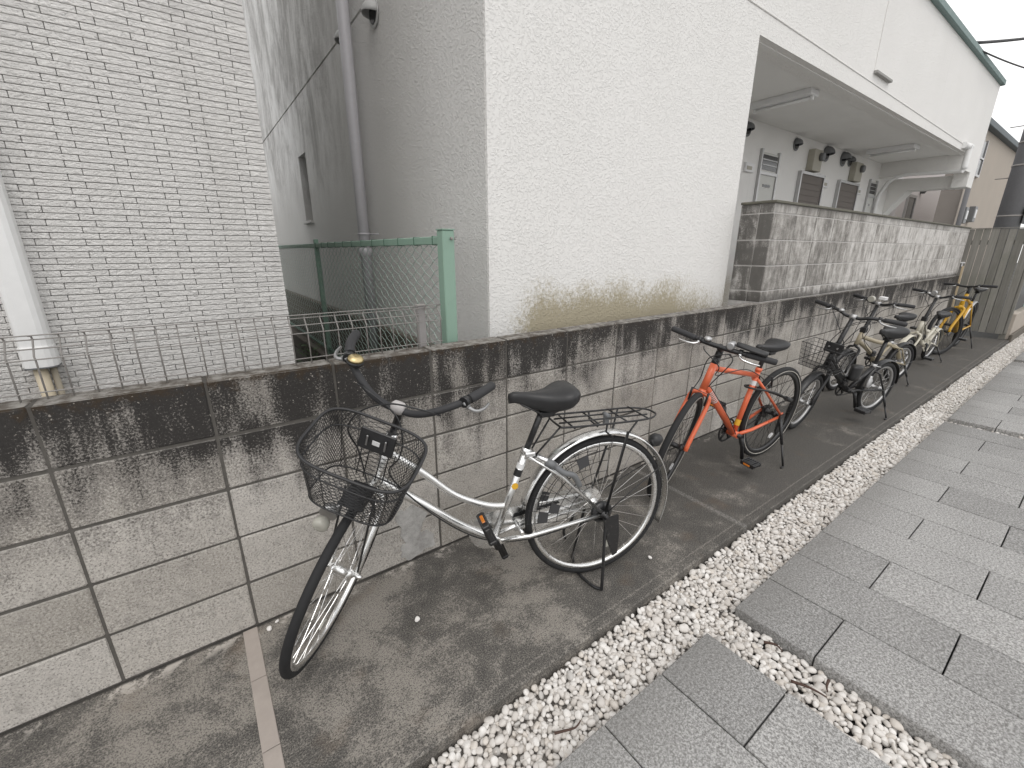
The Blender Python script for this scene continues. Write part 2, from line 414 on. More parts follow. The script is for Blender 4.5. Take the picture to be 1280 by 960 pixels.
M = dict(
    block=m_block(), upper=m_block_upper(), mortar=m_mortar(), concrete=m_concrete(), white=m_stucco('white_stucco'), grey=m_stucco('grey_stucco', False),
    tile=m_tile(), paver=m_paver(), pebble=m_pebble(), wood=m_wood(),
    grout=plain('dark_grout', (.10, .095, .10), .9), soil=plain('damp_soil', (.06, .055, .045), .95, var=.5, scale=12, bump=.8),
    bed=plain('gravel_bed', (.30, .28, .26), .95, var=.5, scale=40, bump=.6), asphalt=plain('asphalt', (.07, .07, .068), .9, var=.3, scale=90, bump=.6),
    pink=plain('pink_stone', (.38, .335, .30), .75, var=.18, scale=18, bump=.3), plinth=plain('brown_plinth', (.13, .115, .095), .9, var=.3, scale=9, bump=.5),
    pvc=plain('white_plastic', (.82, .82, .81), .45, var=.05), cream=plain('cream_plastic', (.62, .54, .40), .5, var=.08),
    greypvc=plain('grey_plastic_pipe', (.52, .51, .53), .45, var=.08), steel=plain('weathered_wire', (.27, .255, .24), .55, var=.2),
    green=m_paint('mint_green_paint', (.25, .375, .30), .5, .05), greenwire=plain('green_coated_wire', (.34, .44, .39), .45),
    darkgreen=m_paint('dark_green_paint', (.07, .14, .10), .5, .0),
    ceil=plain('soffit_paint', (.80, .795, .775), .85, var=.05, scale=4), coping=plain('grey_green_coping', (.14, .21, .20), .5, var=.1),
    window=plain('dark_window', (.03, .03, .032), .12), shutter=plain('brown_shutter', (.16, .14, .125), .7, var=.12), alu=m_metal('dull_aluminium', (.5, .5, .5), .45),
    doorw=plain('door_white', (.55, .55, .52), .5, var=.06), beigebox=plain('beige_box', (.40, .38, .32), .6), hood=plain('grey_vent_hood', (.16, .165, .17), .45),
    beige=plain('beige_render', (.40, .355, .305), .9, var=.12, scale=2, bump=.3), beigeshade=plain('shaded_beige_render', (.29, .26, .235), .9, var=.15, scale=2), pinkw=plain('pale_pink_render', (.72, .69, .69), .9, var=.05),
    roof=plain('slate_grey_trim', (.10, .12, .13), .6), pole=plain('dark_concrete_pole', (.19, .188, .195), .8, var=.15), cable=plain('black_cable', (.03, .03, .032), .6),
    mintp=plain('mint_panel', (.42, .56, .50), .5), panelw=plain('white_panel', (.74, .74, .74), .5, var=.04),
    silver=m_metal('silver_alloy', (.86, .86, .85), .24), chrome=m_metal('bright_steel', (.88, .88, .88), .18), rubber=plain('tyre_rubber', (.020, .020, .021), .72, var=.3, scale=60, spec=.35),
    black=m_paint('black_paint', (.014, .014, .015), .35, .15), vinyl=plain('black_vinyl', (.022, .022, .023), .42, var=.2, scale=40, spec=.5), grip=plain('grey_black_grip', (.035, .035, .037), .6, spec=.4),
    orange=m_paint('orange_paint', (.72, .145, .058), .32, .35), yellow=m_paint('yellow_paint', (.60, .33, .012), .35, .3), ivory=m_paint('ivory_paint', (.60, .57, .48), .4, .2), sand=m_paint('sand_paint', (.37, .32, .225), .42, .2),
    reflector=plain('orange_reflector', (.62, .20, .03), .25), redref=plain('dark_red_reflector', (.05, .012, .012), .25), lamp=plain('clear_lamp_glass', (.42, .41, .36), .2), sticker=plain('yellow_sticker', (.72, .40, .03), .5), whites=plain('white_sticker', (.72, .72, .72), .5),
    twig=plain('brown_twig', (.075, .045, .035), .9, var=.3), brass=m_metal('brass', (.62, .50, .27), .3), palewood=plain('pale_wood', (.52, .42, .28), .8), leaf=plain('weed_leaf', (.06, .115, .035), .6, var=.4, scale=20),
)

# ------------------------------------------------------------------ ground, concrete strip, paving, gravel
GZ = -0.055
struct(box('ground', -60, 90, -60, 60, -.6, GZ - .04, M['asphalt']))
cs = struct(box('concrete_strip', -3.0, 11.12, -.80, .12, -.4, 0.0, M['concrete'], bev=.006))
alley = struct(box('alley_ground', -3.0, 4.0, .13, 12, -.3, .30, M['soil']))
struct(box('gravel_bed', -3.0, 16, -1.10, -.80, -.5, -.070, M['bed']))

# pink stone line dividing two bays
ts = thing('tile_strip', 'narrow pink stone strip set in concrete beside the silver bicycle', 'tile strip', (0, 0, 0))
for (ya, yb) in ((-.255, -.008), (-.525, -.258), (-.79, -.528)):
    box('tile', .350, .398, ya, yb, -.02, .004, M['pink'], ts, bev=.0015)

# pavers in four banks separated by pebble-filled gaps
paving = struct(link('paving', None))
P = .2887; J = .0050
pm_cache = {}
def paver(x0, x1, y0, y1):
    w, d = round(x1 - x0, 4), round(y1 - y0, 4)
    if (w, d) not in pm_cache:
        m = MB().box(-w / 2, w / 2, -d / 2, d / 2, -.06, 0, .0025).mesh('paver'); m.materials.append(M['paver']); pm_cache[(w, d)] = m
    o = link('paver', pm_cache[(w, d)], None, paving)
    o.location = ((x0 + x1) / 2, (y0 + y1) / 2, random.uniform(-.0012, .0012)); o.rotation_euler = (random.gauss(0, .0016), random.gauss(0, .0016), random.gauss(0, .0006))
YS = -1.053
banks = []
def bank(xa, n, phase):
    for i in range(n):
        x0 = xa + i * P; x1 = x0 + P - J
        y = YS; first = P - J if (i + phase) % 2 == 0 else 2 * P - J
        lim = -3.1
        w = first
        while y > lim:
            paver(x0, x1, y - w, y); y -= w + J; w = 2 * P - J
    banks.append((xa, xa + n * P - J))
bank(1.799 - 12 * P, 12, 1)
bank(2.006, 12, 0)
bank(5.615, 12, 0)
bank(9.27, 8, 0)
struct(box('paving_bed', -3, 16, -8, YS - .02, -.5, -.066, plain('dark_joint_sand', (.045, .043, .04), .95)))

struct(box('pavement', -3, 11.55, -9, -3.08, -.3, -.004, M['paver']))
struct(box('pavement', 11.585, 40, -9, YS, -.3, 0.0, M['paver']))
struct(box('alley_wall', -1.5, 1.69, 12.2, 12.4, 0, 2.6, M['plinth']))
# pebbles
def ico(sub):
    import bmesh
    bm = bmesh.new(); bmesh.ops.create_icosphere(bm, subdivisions=sub, radius=1)
    v = np.array([q.co[:] for q in bm.verts]); f = np.array([[q.index for q in t.verts] for t in bm.faces]); bm.free(); return v, f
ICO = {s: ico(s) for s in (1, 2, 3)}
def rotm(rng):
    q = rng.normal(size=4); q /= np.linalg.norm(q); w, x, y, z = q
    return np.array([[1 - 2 * (y * y + z * z), 2 * (x * y - z * w), 2 * (x * z + y * w)], [2 * (x * y + z * w), 1 - 2 * (x * x + z * z), 2 * (y * z - x * w)], [2 * (x * z - y * w), 2 * (y * z + x * w), 1 - 2 * (x * x + y * y)]])
prng = np.random.default_rng(5)
def pebble_shape(sub, size, flat=True):
    v, f = ICO[sub]
    a = np.array([prng.uniform(.85, 1.35), prng.uniform(.75, 1.05), prng.uniform(.5, .8)]) * size
    d = prng.normal(size=3); d /= np.linalg.norm(d); d2 = prng.normal(size=3); d2 /= np.linalg.norm(d2)
    w = v * (1 + .14 * np.sin(2.3 * (v @ d) + prng.uniform(0, 6))[:, None] + .08 * np.sin(4 * (v @ d2) + prng.uniform(0, 6))[:, None])
    w = np.sign(w) * np.abs(w) ** .9 * a
    t = prng.uniform(0, 6.28); c, s_ = math.cos(t), math.sin(t)
    tx, ty = prng.normal(0, .45, 2)
    w = w @ np.array([[c, -s_, 0], [s_, c, 0], [0, 0, 1]]).T
    w = w @ np.array([[1, 0, 0], [0, math.cos(tx), -math.sin(tx)], [0, math.sin(tx), math.cos(tx)]]).T
    w = w @ np.array([[math.cos(ty), 0, math.sin(ty)], [0, 1, 0], [-math.sin(ty), 0, math.cos(ty)]]).T
    return w, f
def scatter(regs):
    VV, FF = [], []; b = 0
    cellx = {}
    for (x0, x1, y0, y1) in regs:
        n = 0
        area = (x1 - x0) * (y1 - y0)
        # two layers with a minimum distance each, so that stones lie side by side
        for layer, zc, dens in ((0, -.056, 2300), (1, -.043, 3000)):
            grid = {}
            for _ in range(int(area * dens * 4.0)):
                x = prng.uniform(x0, x1); y = prng.uniform(y0, y1)
                s = float(np.clip(prng.lognormal(-4.56, .24), .0062, .017))
                gx, gy = int(x / .02), int(y / .02); ok = True
                for i in (-1, 0, 1):
                    for j in (-1, 0, 1):
                        for (a, c, t) in grid.get((gx + i, gy + j), ()):
                            if (a - x) ** 2 + (c - y) ** 2 < (.66 * (s + t)) ** 2: ok = False; break
                        if not ok: break
                    if not ok: break
                if not ok: continue
                grid.setdefault((gx, gy), []).append((x, y, s))
                d = math.hypot(x - .415, y + 1.675)
                sub = 3 if (d < 2.0 and layer) else (2 if d < 5.5 else 1)
                w, f = pebble_shape(sub, s)
                z = zc + prng.uniform(-.006, .006) + (s - .010) * .5
                VV.append(w + np.array([x, y, z])); FF.append(f + b); b += len(w)
    V = np.concatenate(VV); F = np.concatenate(FF)
    m = bpy.data.meshes.new('gravel'); m.vertices.add(len(V)); m.vertices.foreach_set('co', V.ravel())
    m.loops.add(F.size); m.loops.foreach_set('vertex_index', F.ravel().astype(np.int32))
    m.polygons.add(len(F)); m.polygons.foreach_set('loop_start', np.arange(0, F.size, 3, dtype=np.int32)); m.polygons.foreach_set('loop_total', np.full(len(F), 3, dtype=np.int32))
    m.polygons.foreach_set('use_smooth', np.ones(len(F), dtype=bool)); m.update(calc_edges=True); m.validate()
    return m
gaps = [(banks[i][1] + .004, banks[i + 1][0] - .004) for i in range(3)]
regs = [(.2, 13.0, YS + .008, -.808)] + [(a, b_, (-2.5 if a < 3 else -2.2), YS + .008) for a, b_ in gaps]
gm = scatter(regs); gm.materials.append(M['pebble'])
gr = link('gravel', gm); gr['kind'] = 'stuff'; gr['label'] = 'white and cream pebbles filling the strip between concrete and pavers'; gr['category'] = 'gravel'

# loose stones and twigs
def loose(x, y, s, label):
    w, f = pebble_shape(3, s); w[:, 2] -= w[:, 2].min()
    o = MB().add(w, f.tolist(), True).build('pebble', M['pebble']); o.location = (x, y, .001)
    tag(o, label, 'pebble', 'stray white pebbles on the concrete')
loose(.914, -.348, .0095, 'white pebble alone on concrete under the silver bicycle frame')
loose(1.961, -.662, .010, 'white pebble on concrete behind the silver bicycle stand')
loose(.435, -.055, .011, 'larger white stone at wall foot beside the pink strip')
loose(.465, -.030, .006, 'tiny white stone at wall foot beside the pink strip')
def twig(pts, r, label):
    q = smooth_path(pts, 5); n = len(q)
    tag(MB().tube(q, np.linspace(r, r * .4, n), 6).build('twig', M['twig']), label, 'twig', 'brown twigs on the gravel')
twig([(1.075, -.985, .004), (1.10, -1.00, .010), (1.135, -1.012, .008), (1.165, -1.005, .004)], .0050, 'curled brown twig on pebbles close to the nearest pavers')
twig([(1.84, -1.33, .000), (1.86, -1.38, .006), (1.875, -1.425, .0)], .0055, 'dark twig lying lengthwise in the nearest pebble gap')
twig([(1.93, -1.20, -.004), (1.945, -1.235, .004), (1.935, -1.262, .004)], .0055, 'dark curled twig in pebble gap against paver edge')
twig([(1.95, -1.405, -.002), (1.915, -1.41, .004), (1.895, -1.42, .002)], .005, 'short dark twig crosswise in the nearest pebble gap')
twig([(.70, -.83, -.01), (.712, -.842, .002), (.73, -.848, -.004)], .0035, 'small bent twig at the near end of the gravel')

# ------------------------------------------------------------------ low block wall
wall = thing('block_wall', 'low grey concrete block wall with black algae along its top course', 'wall', (0, .05, 0))
MB().box(-2.0 + .004, 11.1, -.046, .046, -.1, .993).build('mortar', M['mortar'], wall)
bm_ = []
def block_mesh(w, d, h, k):
    """slightly uneven block: chipped corners, pillowed face"""
    rr = random.Random(k); nx, nz = 4, 2; V = []; F = []
    b = .004
    core = MB().box(-w / 2, w / 2, -d / 2, d / 2, -h / 2, h / 2, b)
    core.v = [(x + rr.gauss(0, .0008), y + rr.gauss(0, .0006), z + rr.gauss(0, .0008)) for x, y, z in core.v]
    return core.mesh('block')
for k in range(6):
    m = block_mesh(.3915, .1, .1915, k); m.materials.append(M['block']); bm_.append(m)
for c in range(-5, 28):
    for r_ in range(5):
        x = c * .4 + .2
        if x + .2 > 11.12: continue
        o = link('block', random.choice(bm_), None, wall)
        o.location = (x, random.gauss(0, .0010), .1 + .2 * r_ - (.0 if r_ < 4 else .0)); o.rotation_euler = (0, 0, random.gauss(0, .0022))
# trowelled repair patch low on the wall, behind the front wheel
def cement():
    t = NT('smooth_cement'); p = t.pos(); n = t.noise(p, 16, 4, .65); f = t.noise(p, 240, 2, .7)
    c = t.mix(t.rng(n, .3, .7), (.30, .29, .275), (.56, .55, .53)); c = t.mix(t.rng(f, .56, .68, 0, .4), c, (.2, .19, .18))
    t.bump(n, .8, .006); return t.out(c, .85, 0, .25)
M['cement'] = cement()
for (px_, pz_, rx_, rz_, ph) in ((1.055, .205, .066, .085, 0.4), (1.075, .078, .082, .066, 2.1)):
    pp = []
    for i in range(44):
        t = 2 * math.pi * i / 44
        k = 1 + .14 * math.sin(3 * t + ph) + .10 * math.sin(5 * t + 2 * ph) + .07 * math.sin(9 * t) + random.uniform(-.05, .05)
        pp.append((rx_ * math.copysign(abs(math.cos(t)) ** .75, math.cos(t)) * k, rz_ * math.copysign(abs(math.sin(t)) ** .75, math.sin(t)) * k))
    MB().prism(pp, (px_, -.0522 - .0012 * (pz_ < .1), pz_), (1, 0, 0), (0, 0, 1), (0, .006, 0)).build('repair_patch', M['cement'], wall)

# ------------------------------------------------------------------ upper block wall on top of it
uw = thing('block_wall', 'taller whitewashed block wall with lime streaks standing on the low wall', 'wall', (0, 0, 0))
UX0, UX1, UY0, UY1 = 4.15, 11.08, .035, .145
limem = plain('lime_mortar', (.50, .485, .47), .95, var=.3, scale=25, bump=.4)
MB().box(UX0 + .004, UX1, UY0 + .004, UY1 - .004, .985, 1.755).build('mortar', limem, uw)
rows = [(1.002, 1.085), (1.091, 1.284), (1.290, 1.483), (1.489, 1.682), (1.688, 1.752)]
ucache = {}
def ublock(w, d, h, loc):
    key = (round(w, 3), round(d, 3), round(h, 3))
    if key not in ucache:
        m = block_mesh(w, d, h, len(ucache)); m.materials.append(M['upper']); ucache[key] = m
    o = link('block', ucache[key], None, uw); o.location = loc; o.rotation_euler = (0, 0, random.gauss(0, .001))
for (za, zb) in rows:
    x = UX0
    while x < UX1 - .05:
        w = min(.394, UX1 - x)
        ublock(w, .11, zb - za, (x + w / 2, (UY0 + UY1) / 2, (za + zb) / 2)); x += .4
    # return to the building
    ublock(.1085, .145, zb - za, (UX0 + .056, UY1 + .004 + .0725, (za + zb) / 2))
MB().box(UX0 + .006, UX0 + .105, UY1 - .003, .297, .95, 1.754).build('mortar', limem, uw)
MB().box(UX0 - .012, UX1, UY0 - .012, UY1 + .012, 1.756, 1.776, .004).box(UX0 - .012, UX0 + .12, UY1 + .0125, .298, 1.756, 1.776, .004).build('coping', plain('mossy_coping', (.13, .125, .10), .9, var=.4, scale=14), uw)

# ------------------------------------------------------------------ mesh fence panel on the low wall
mf = thing('mesh_fence', 'low galvanised wire mesh fence panel with folded top on block wall', 'fence', (0, .06, 1.0))
for i in range(-24, 24):
    x = .030 + i * .0545
    if x > 1.29: continue
    if abs(x - 1.285) < .02: x = 1.285
    pts = [(x, 0, -.01), (x, 0, .098), (x, .004, .112), (x, -.030, .128), (x, -.034, .134), (x, -.030, .141), (x, .018, .178), (x, .021, .184), (x, .016, .186)]
    pts = [(x, 0, -.01), (x, 0, .112), (x, -.004, .120), (x, .030, .160), (x, .031, .166), (x, .027, .174), (x, .0, .178)]
    MB().tube(pts, .0024, 6).build('wire', M['steel'], mf)
for (y, z) in ((-.0035, .018), (-.0035, .112), (.010, .140), (.033, .163), (.0, .179)):
    MB().tube([(-1.3, y, z), (1.29, y, z)], .0020, 6).build('rail_wire', M['steel'], mf)
for x in (-.79, 1.215):
    MB().box(x - .017, x + .017, .038, .068, -.4, .172, .003).build('post', plain('grey_post', (.30, .285, .28), .5), mf)
    MB().box(x - .02, x + .02, .035, .071, .1725, .179, .002).build('post_cap', M['steel'], mf)

# ------------------------------------------------------------------ green chain-link fence running back into the alley
cf = thing('chain_link_fence', 'mint green chain-link fence running back between the two buildings', 'fence', (1.385, .17, .30))
MB().box(-.03, .03, -.028, .03, -.1, 1.190, .004).build('post', M['green'], cf)
MB().box(-.033, .033, -.031, .033, 1.1905, 1.196, .002).build('post_cap', M['green'], cf)
MB().lathe((.012, -.028, 1.155), (0, -1, 0), [(.007, 0), (.007, .008), (.004, .012)], 8).build('bolt', M['steel'], cf)
MB().box(.0305, .046, -.012, .012, 1.148, 1.162, .002).build('bolt', M['steel'], cf)
for yy, w in ((2.45, .018), (4.9, .018)):
    MB().box(-w, w, yy - w, yy + w, -.1, 1.20, .003).build('post', M['green'], cf)
MB().box(-.016, .016, .032, 6.4, 1.130, 1.166, .003).build('rail', M['green'], cf)
MB().box(-.012, .012, .032, 6.4, .20, .222, .003).build('rail', M['darkgreen'], cf)
for i in range(12):
    y0 = .10 + i * .21
    MB().box(-.0185, .0185, y0, y0 + .004, 1.127, 1.169).build('clip', M['darkgreen'], cf)
cl = MB(); pitch = .052
for i in range(118):
    y0 = .05 + i * pitch; s = 1 if i % 2 == 0 else -1
    pts = []
    for k in range(36):
        z = 1.135 - k * .027
        if z < .2: break
        pts.append((.004 * (1 if k % 2 == 0 else -1), y0 + (pitch * .54 if (k + i) % 2 == 0 else -pitch * .54) * 1.0, z))
    cl.tube(pts, .0021, 4, smooth=False)
o = cl.build('chain_link', M['greenwire'], cf)
# concrete kerb under it
kb = thing('kerb', 'dark concrete kerb under the green chain-link fence', 'kerb', (1.385, 3.3, .30))
MB().box(-.06, .06, -3.0, 3.2, 0, .16, .01).build('kerb_stone', M['plinth'], kb)
# weeds in the alley
for i, (x, y, lab) in enumerate(((1.24, 1.55, 'small dark green weed in the alley beside the chain-link fence'), (1.52, 1.9, 'leafy weed at the foot of the grey wall behind the fence'), (1.22, 2.6, 'low weed growing deep in the shaded alley'))):
    wd = MB()
    for k in range(60):
        a = random.uniform(0, 6.28); h = random.uniform(.02, .30); rr_ = random.uniform(.01, .12); l = random.uniform(.025, .06)
        c = np.array((rr_ * math.cos(a), rr_ * math.sin(a), h)); d = np.array((math.cos(a), math.sin(a), random.uniform(-.5, .6))); d /= np.linalg.norm(d)
        sd = np.cross(d, (0, 0, 1)); sd /= np.linalg.norm(sd); up = np.cross(sd, d)
        wd.add([c, c + d * l * .5 + sd * l * .28 + up * .004, c + d * l, c + d * l * .5 - sd * l * .28 + up * .004], [(0, 1, 2, 3)])
    for k in range(6):
        a = k * 1.05; wd.tube([(0, 0, 0), (.04 * math.cos(a), .04 * math.sin(a), .14), (.07 * math.cos(a), .07 * math.sin(a), .28)], [.003, .002, .001], 4)
    tag(wd.build('weed', M['leaf']), lab, 'weed', 'weeds in the alley').location = (x, y, .30)

# ------------------------------------------------------------------ tiled house at the left
th_ = thing('tiled_house', 'white house wall clad in narrow split-face tiles at the left', 'house', (0, 0, 0))
TX1, TY = .785, .70
MB().box(-3.0, TX1 - .008, TY + .010, 2.25, -.1, 5.5).build('wall', M['grout'], th_)
MB().box(-3.0, TX1 - .004, 2.2505, 4.6, -.1, 5.5).build('wall', plain('white_cladding', (.72, .72, .71), .8, var=.06, scale=6), th_)
TH, TW, g = .02275, .1375, .0022
tiles = []
row = 0; z = .3294
while z < 3.4:
    x = TX1
    j0 = .027 if row % 2 else .121
    w = (TX1 - j0) % TW
    w = w if w > .02 else w + TW
    while x > -2.0:
        x0 = x - w; tiles.append((x0 + g / 2, x - g / 2, z + g / 2, z + TH - g / 2)); x = x0; w = TW
    z += TH; row += 1
camp = np.array((.415, -1.675, 1.402))
def seen(t):
    x, z_ = (t[0] + t[1]) / 2, (t[2] + t[3]) / 2
    d = np.array((x, TY, z_)) - camp
    f = Vector((0, 0, -1)); e = cam.rotation_euler.to_matrix()
    q = e.inverted() @ Vector(d)
    u, v = q.x / -q.z, q.y / -q.z
    return abs(u) < 640 / 542 and abs(v) < 480 / 542 and z_ > .86
inview = [t for t in tiles if seen(t)]
inview.sort(key=lambda t: -(t[1] - t[0]) / ((t[0] - .415) ** 2 + 2.375 ** 2 + (t[2] - 1.402) ** 2))
single = set(inview[:300])
tcache = {}
def tile_box(x0, x1, z0, z1):
    return MB().box(x0, x1, TY - random.uniform(0, .0015), TY + .012, z0, z1, .0014)
rest = MB()
for t in tiles:
    if t in single:
        w = round(t[1] - t[0], 4)
        if w not in tcache:
            m = MB().box(-w / 2, w / 2, 0, .012, 0, TH - g, .0014).mesh('tile'); m.materials.append(M['tile']); tcache[w] = m
        o = link('tile', tcache[w], None, th_); o.location = ((t[0] + t[1]) / 2, TY - random.uniform(0, .0018), t[2])
    else: rest._j(tile_box(*t))
o = rest.build('tile_cladding', M['tile'], th_); o['kind'] = 'stuff'
# corner return tiles on the alley side
ret = MB(); z = .3294; row = 0
while z < 3.4:
    y = TY + .014; w = TW * (.4 if row % 2 else .8)
    while y < 2.2:
        ret.box(TX1 - .010, TX1 - random.uniform(0, .0015), y + g / 2, y + w - g / 2, z + g / 2, z + TH - g / 2, .0015); y += w; w = TW
    z += TH; row += 1
o = ret.build('tile_cladding', M['tile'], th_); o['kind'] = 'stuff'
# air-conditioner pipe cover
dc = MB(); xs = -.092
sec = lambda z, w, d: [(xs + w * a, TY - .002 - d * b, z) for a, b in ((-.5, 0), (-.5, .62), (-.40, .9), (-.25, 1), (.25, 1), (.40, .9), (.5, .62), (.5, 0))]
dc.loft([sec(1.02, .090, .066), sec(4.5, .090, .066)], smooth=False)
d_o = dc.build('pipe_cover', M['pvc'], th_)
MB().loft([sec(.985, .096, .071), sec(1.060, .096, .071)], smooth=False).build('cover_collar', M['pvc'], d_o)
MB().loft([sec(.980, .098, .072), sec(.9845, .098, .072)], smooth=False).build('cover_end', M['hood'], d_o)
MB().tube([(xs - .008, TY - .035, .979), (xs - .006, TY - .035, .80), (xs - .006, TY - .035, .4)], .020, 12).build('drain_pipe', M['cream'], d_o)
MB().tube([(xs + .026, TY - .028, .979), (xs + .028, TY - .028, .80), (xs + .03, TY - .028, .4)], .010, 10).build('drain_pipe', plain('tan_tape', (.36, .32, .25), .7), d_o)

# ------------------------------------------------------------------ white apartment building
ap = thing('apartment_building', 'white stucco apartment building with open porch and grey side wall', 'building', (0, 0, 0))
BX0, BX1, BY, RZ = 1.70, 11.85, .30, 4.02
PX0, PX1, SZ, PBY = 4.07, 10.90, 2.90, 1.40
MB().box(BX0 + .0, PX0, BY, BY + .20, -.1, RZ).box(PX0 + .0005, BX1, BY, BY + .20, SZ, RZ).build('wall', M['white'], ap)
# side wall: grey, grooved, with a deep slit window; the body of the house behind the porch is taller
WY0, WY1, WZ0, WZ1 = 4.0, 4.36, 1.74, 2.45
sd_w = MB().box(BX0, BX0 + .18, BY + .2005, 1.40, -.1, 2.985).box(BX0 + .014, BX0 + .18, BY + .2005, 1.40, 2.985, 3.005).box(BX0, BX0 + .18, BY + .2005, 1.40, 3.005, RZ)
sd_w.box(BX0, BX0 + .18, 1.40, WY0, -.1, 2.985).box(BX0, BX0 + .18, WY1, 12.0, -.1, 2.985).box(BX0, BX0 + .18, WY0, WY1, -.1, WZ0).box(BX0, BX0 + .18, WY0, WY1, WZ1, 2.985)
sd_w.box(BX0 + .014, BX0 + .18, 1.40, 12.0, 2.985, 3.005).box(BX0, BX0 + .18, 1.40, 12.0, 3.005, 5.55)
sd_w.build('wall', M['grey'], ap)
MB().box(BX0 + .181, BX1, 1.6005, 12.0, RZ, 5.5).build('upper_storey', M['white'], ap)
MB().box(BX0 - .003, BX0 - .0004, BY + .012, BY + .2002, .9, RZ - .002).build('wall_skin', M['grey'], ap)
MB().box(BX0 - .07, BX0 - .0035, BY + .32, 8.5, -.1, .80, .006).build('plinth', M['plinth'], ap)
# porch
MB().box(PX0 - .3, BX1, PBY, PBY + .2, .2, RZ).build('wall', M['white'], ap)
MB().box(BX0 + .2, PX0 - .0005, 1.2, 1.4, .2, RZ).build('wall', M['white'], ap)
MB().box(PX0 - .15, PX0 - .0008, BY + .2005, PBY - .001, .2, SZ - .0).build('wall', M['white'], ap)
MB().box(PX0, BX1 - .01, BY + .2005, PBY - .0005, SZ + .012, SZ + .15).build('ceiling', M['ceil'], ap)
MB().box(PX0, PX1 - .002, BY + .05, BY + .085, SZ - .010, SZ - .0005).build('drip_strip', M['ceil'], ap)
MB().box(PX0, BX1 + .3, BY + .0, PBY, .2, .5).build('porch_floor', plain('porch_screed', (.50, .49, .47), .85, scale=6), ap)
MB().box(BX0 + .01, BX1 - .01, BY + .01, 9.0, RZ - .02, RZ - .005).build('roof', M['roof'], ap)
cp = MB().box(BX0 - .03, BX1 + .05, BY - .05, BY + .28, RZ + .0005, RZ + .075, .006).build('coping', M['coping'], ap)
MB().box(BX0 - .03, BX0 + .22, BY + .2805, 1.39, RZ + .0005, RZ + .075, .006).build('coping', M['coping'], ap)
# horizontal mould line and a short ledge on the facade
MB().tube([(3.2, BY - .001, 3.058), (10.84, BY - .001, 2.985)], .006, 6).build('moulding', M['white'], ap)
MB().box(6.33, 6.80, BY - .035, BY - .0005, 3.105, 3.130, .003).build('ledge', plain('grey_ledge', (.32, .315, .30), .8), ap)
MB().box(6.33, 6.40, BY - .006, BY - .0005, 3.1305, RZ - .001).build('pilaster', M['white'], ap)
# end frame: cross beam and haunched bracket
MB().box(PX1, PX1 + .16, BY + .2008, PBY - .0008, 2.675, SZ + .011).build('beam', M['white'], ap)
MB().box(PX1 - .001, BX1, BY, BY + .1995, 2.672, SZ - .0005).build('wall', M['white'], ap)
hz = [(.3 + .2, 2.66), (.3 + .2, 2.46), (1.09, 2.475), (1.3995, 2.06), (1.3995, 2.70), (.9, 2.672)]
MB().prism(hz, (BX1 - .32, 0, 0), (0, 1, 0), (0, 0, 1), (.319, 0, 0)).build('bracket', M['white'], ap)
MB().box(BX1 - .40, BX1 - .0, BY + .0, BY + .1995, 2.455, 2.6715).build('bracket', M['white'], ap)
dp = MB().tube(smooth_path([(10.62, BY - .055, 2.955), (10.66, BY - .055, 2.93), (10.67, BY - .055, 2.64)], 5), .040, 12).build('downpipe', M['pvc'], ap)
MB().tube([(10.45, BY - .02, 2.965), (10.72, BY - .055, 2.965)], .045, 12).build('pipe_elbow', M['pvc'], dp)
MB().tube(smooth_path([(10.67, BY - .055, 2.62), (10.78, .55, 2.64), (10.84, 1.10, 2.655), (10.86, 1.30, 2.44), (10.87, 1.345, 2.1), (10.87, 1.345, .6)], 6), .030, 10).build('pipe_run', M['pvc'], dp)
# doors, shuttered windows
def door(x0, x1, zt):
    d = MB().box(x0, x1, PBY - .02, PBY - .0008, .5, zt, .003).build('door', M['doorw'], ap)
    MB().box(x0 - .03, x0 - .0005, PBY - .035, PBY - .001, .5, zt + .03).box(x1 + .0005, x1 + .03, PBY - .035, PBY - .001, .5, zt + .03).box(x0, x1, PBY - .035, PBY - .021, zt - .26, zt - .225).build('frame', M['alu'], d)
    MB().box(x0 + .02, x1 - .02, PBY - .026, PBY - .0205, zt - .20, zt - .03).build('transom', M['window'], d)
    MB().box(x0 + .12, x1 - .12, PBY - .026, PBY - .0205, zt - .40, zt - .37).build('mail_slot', M['window'], d)
    for s in range(2): MB().box(x0 + .02, x1 - .02, PBY - .032, PBY - .0265, zt - .15 + s * .06, zt - .14 + s * .06).build('louvre', M['alu'], d)
door(6.53, 6.96, 2.60); door(10.48, 10.80, 2.585)
for (x0, x1) in ((7.68, 8.43), (9.10, 9.87)):
    w = MB().box(x0, x1, PBY - .03, PBY - .0008, 1.65, 2.45).build('window', M['shutter'], ap)
    MB().box(x0 - .035, x0 - .0005, PBY - .05, PBY - .001, 1.62, 2.485).box(x1 + .0005, x1 + .035, PBY - .05, PBY - .001, 1.62, 2.485).box(x0, x1, PBY - .05, PBY - .0305, 2.4505, 2.485).build('frame', M['alu'], w)
    for k in range(9): MB().box(x0 + .03, x1 - .03, PBY - .036, PBY - .0305, 1.70 + k * .08, 1.755 + k * .08).build('slat', M['shutter'], w)
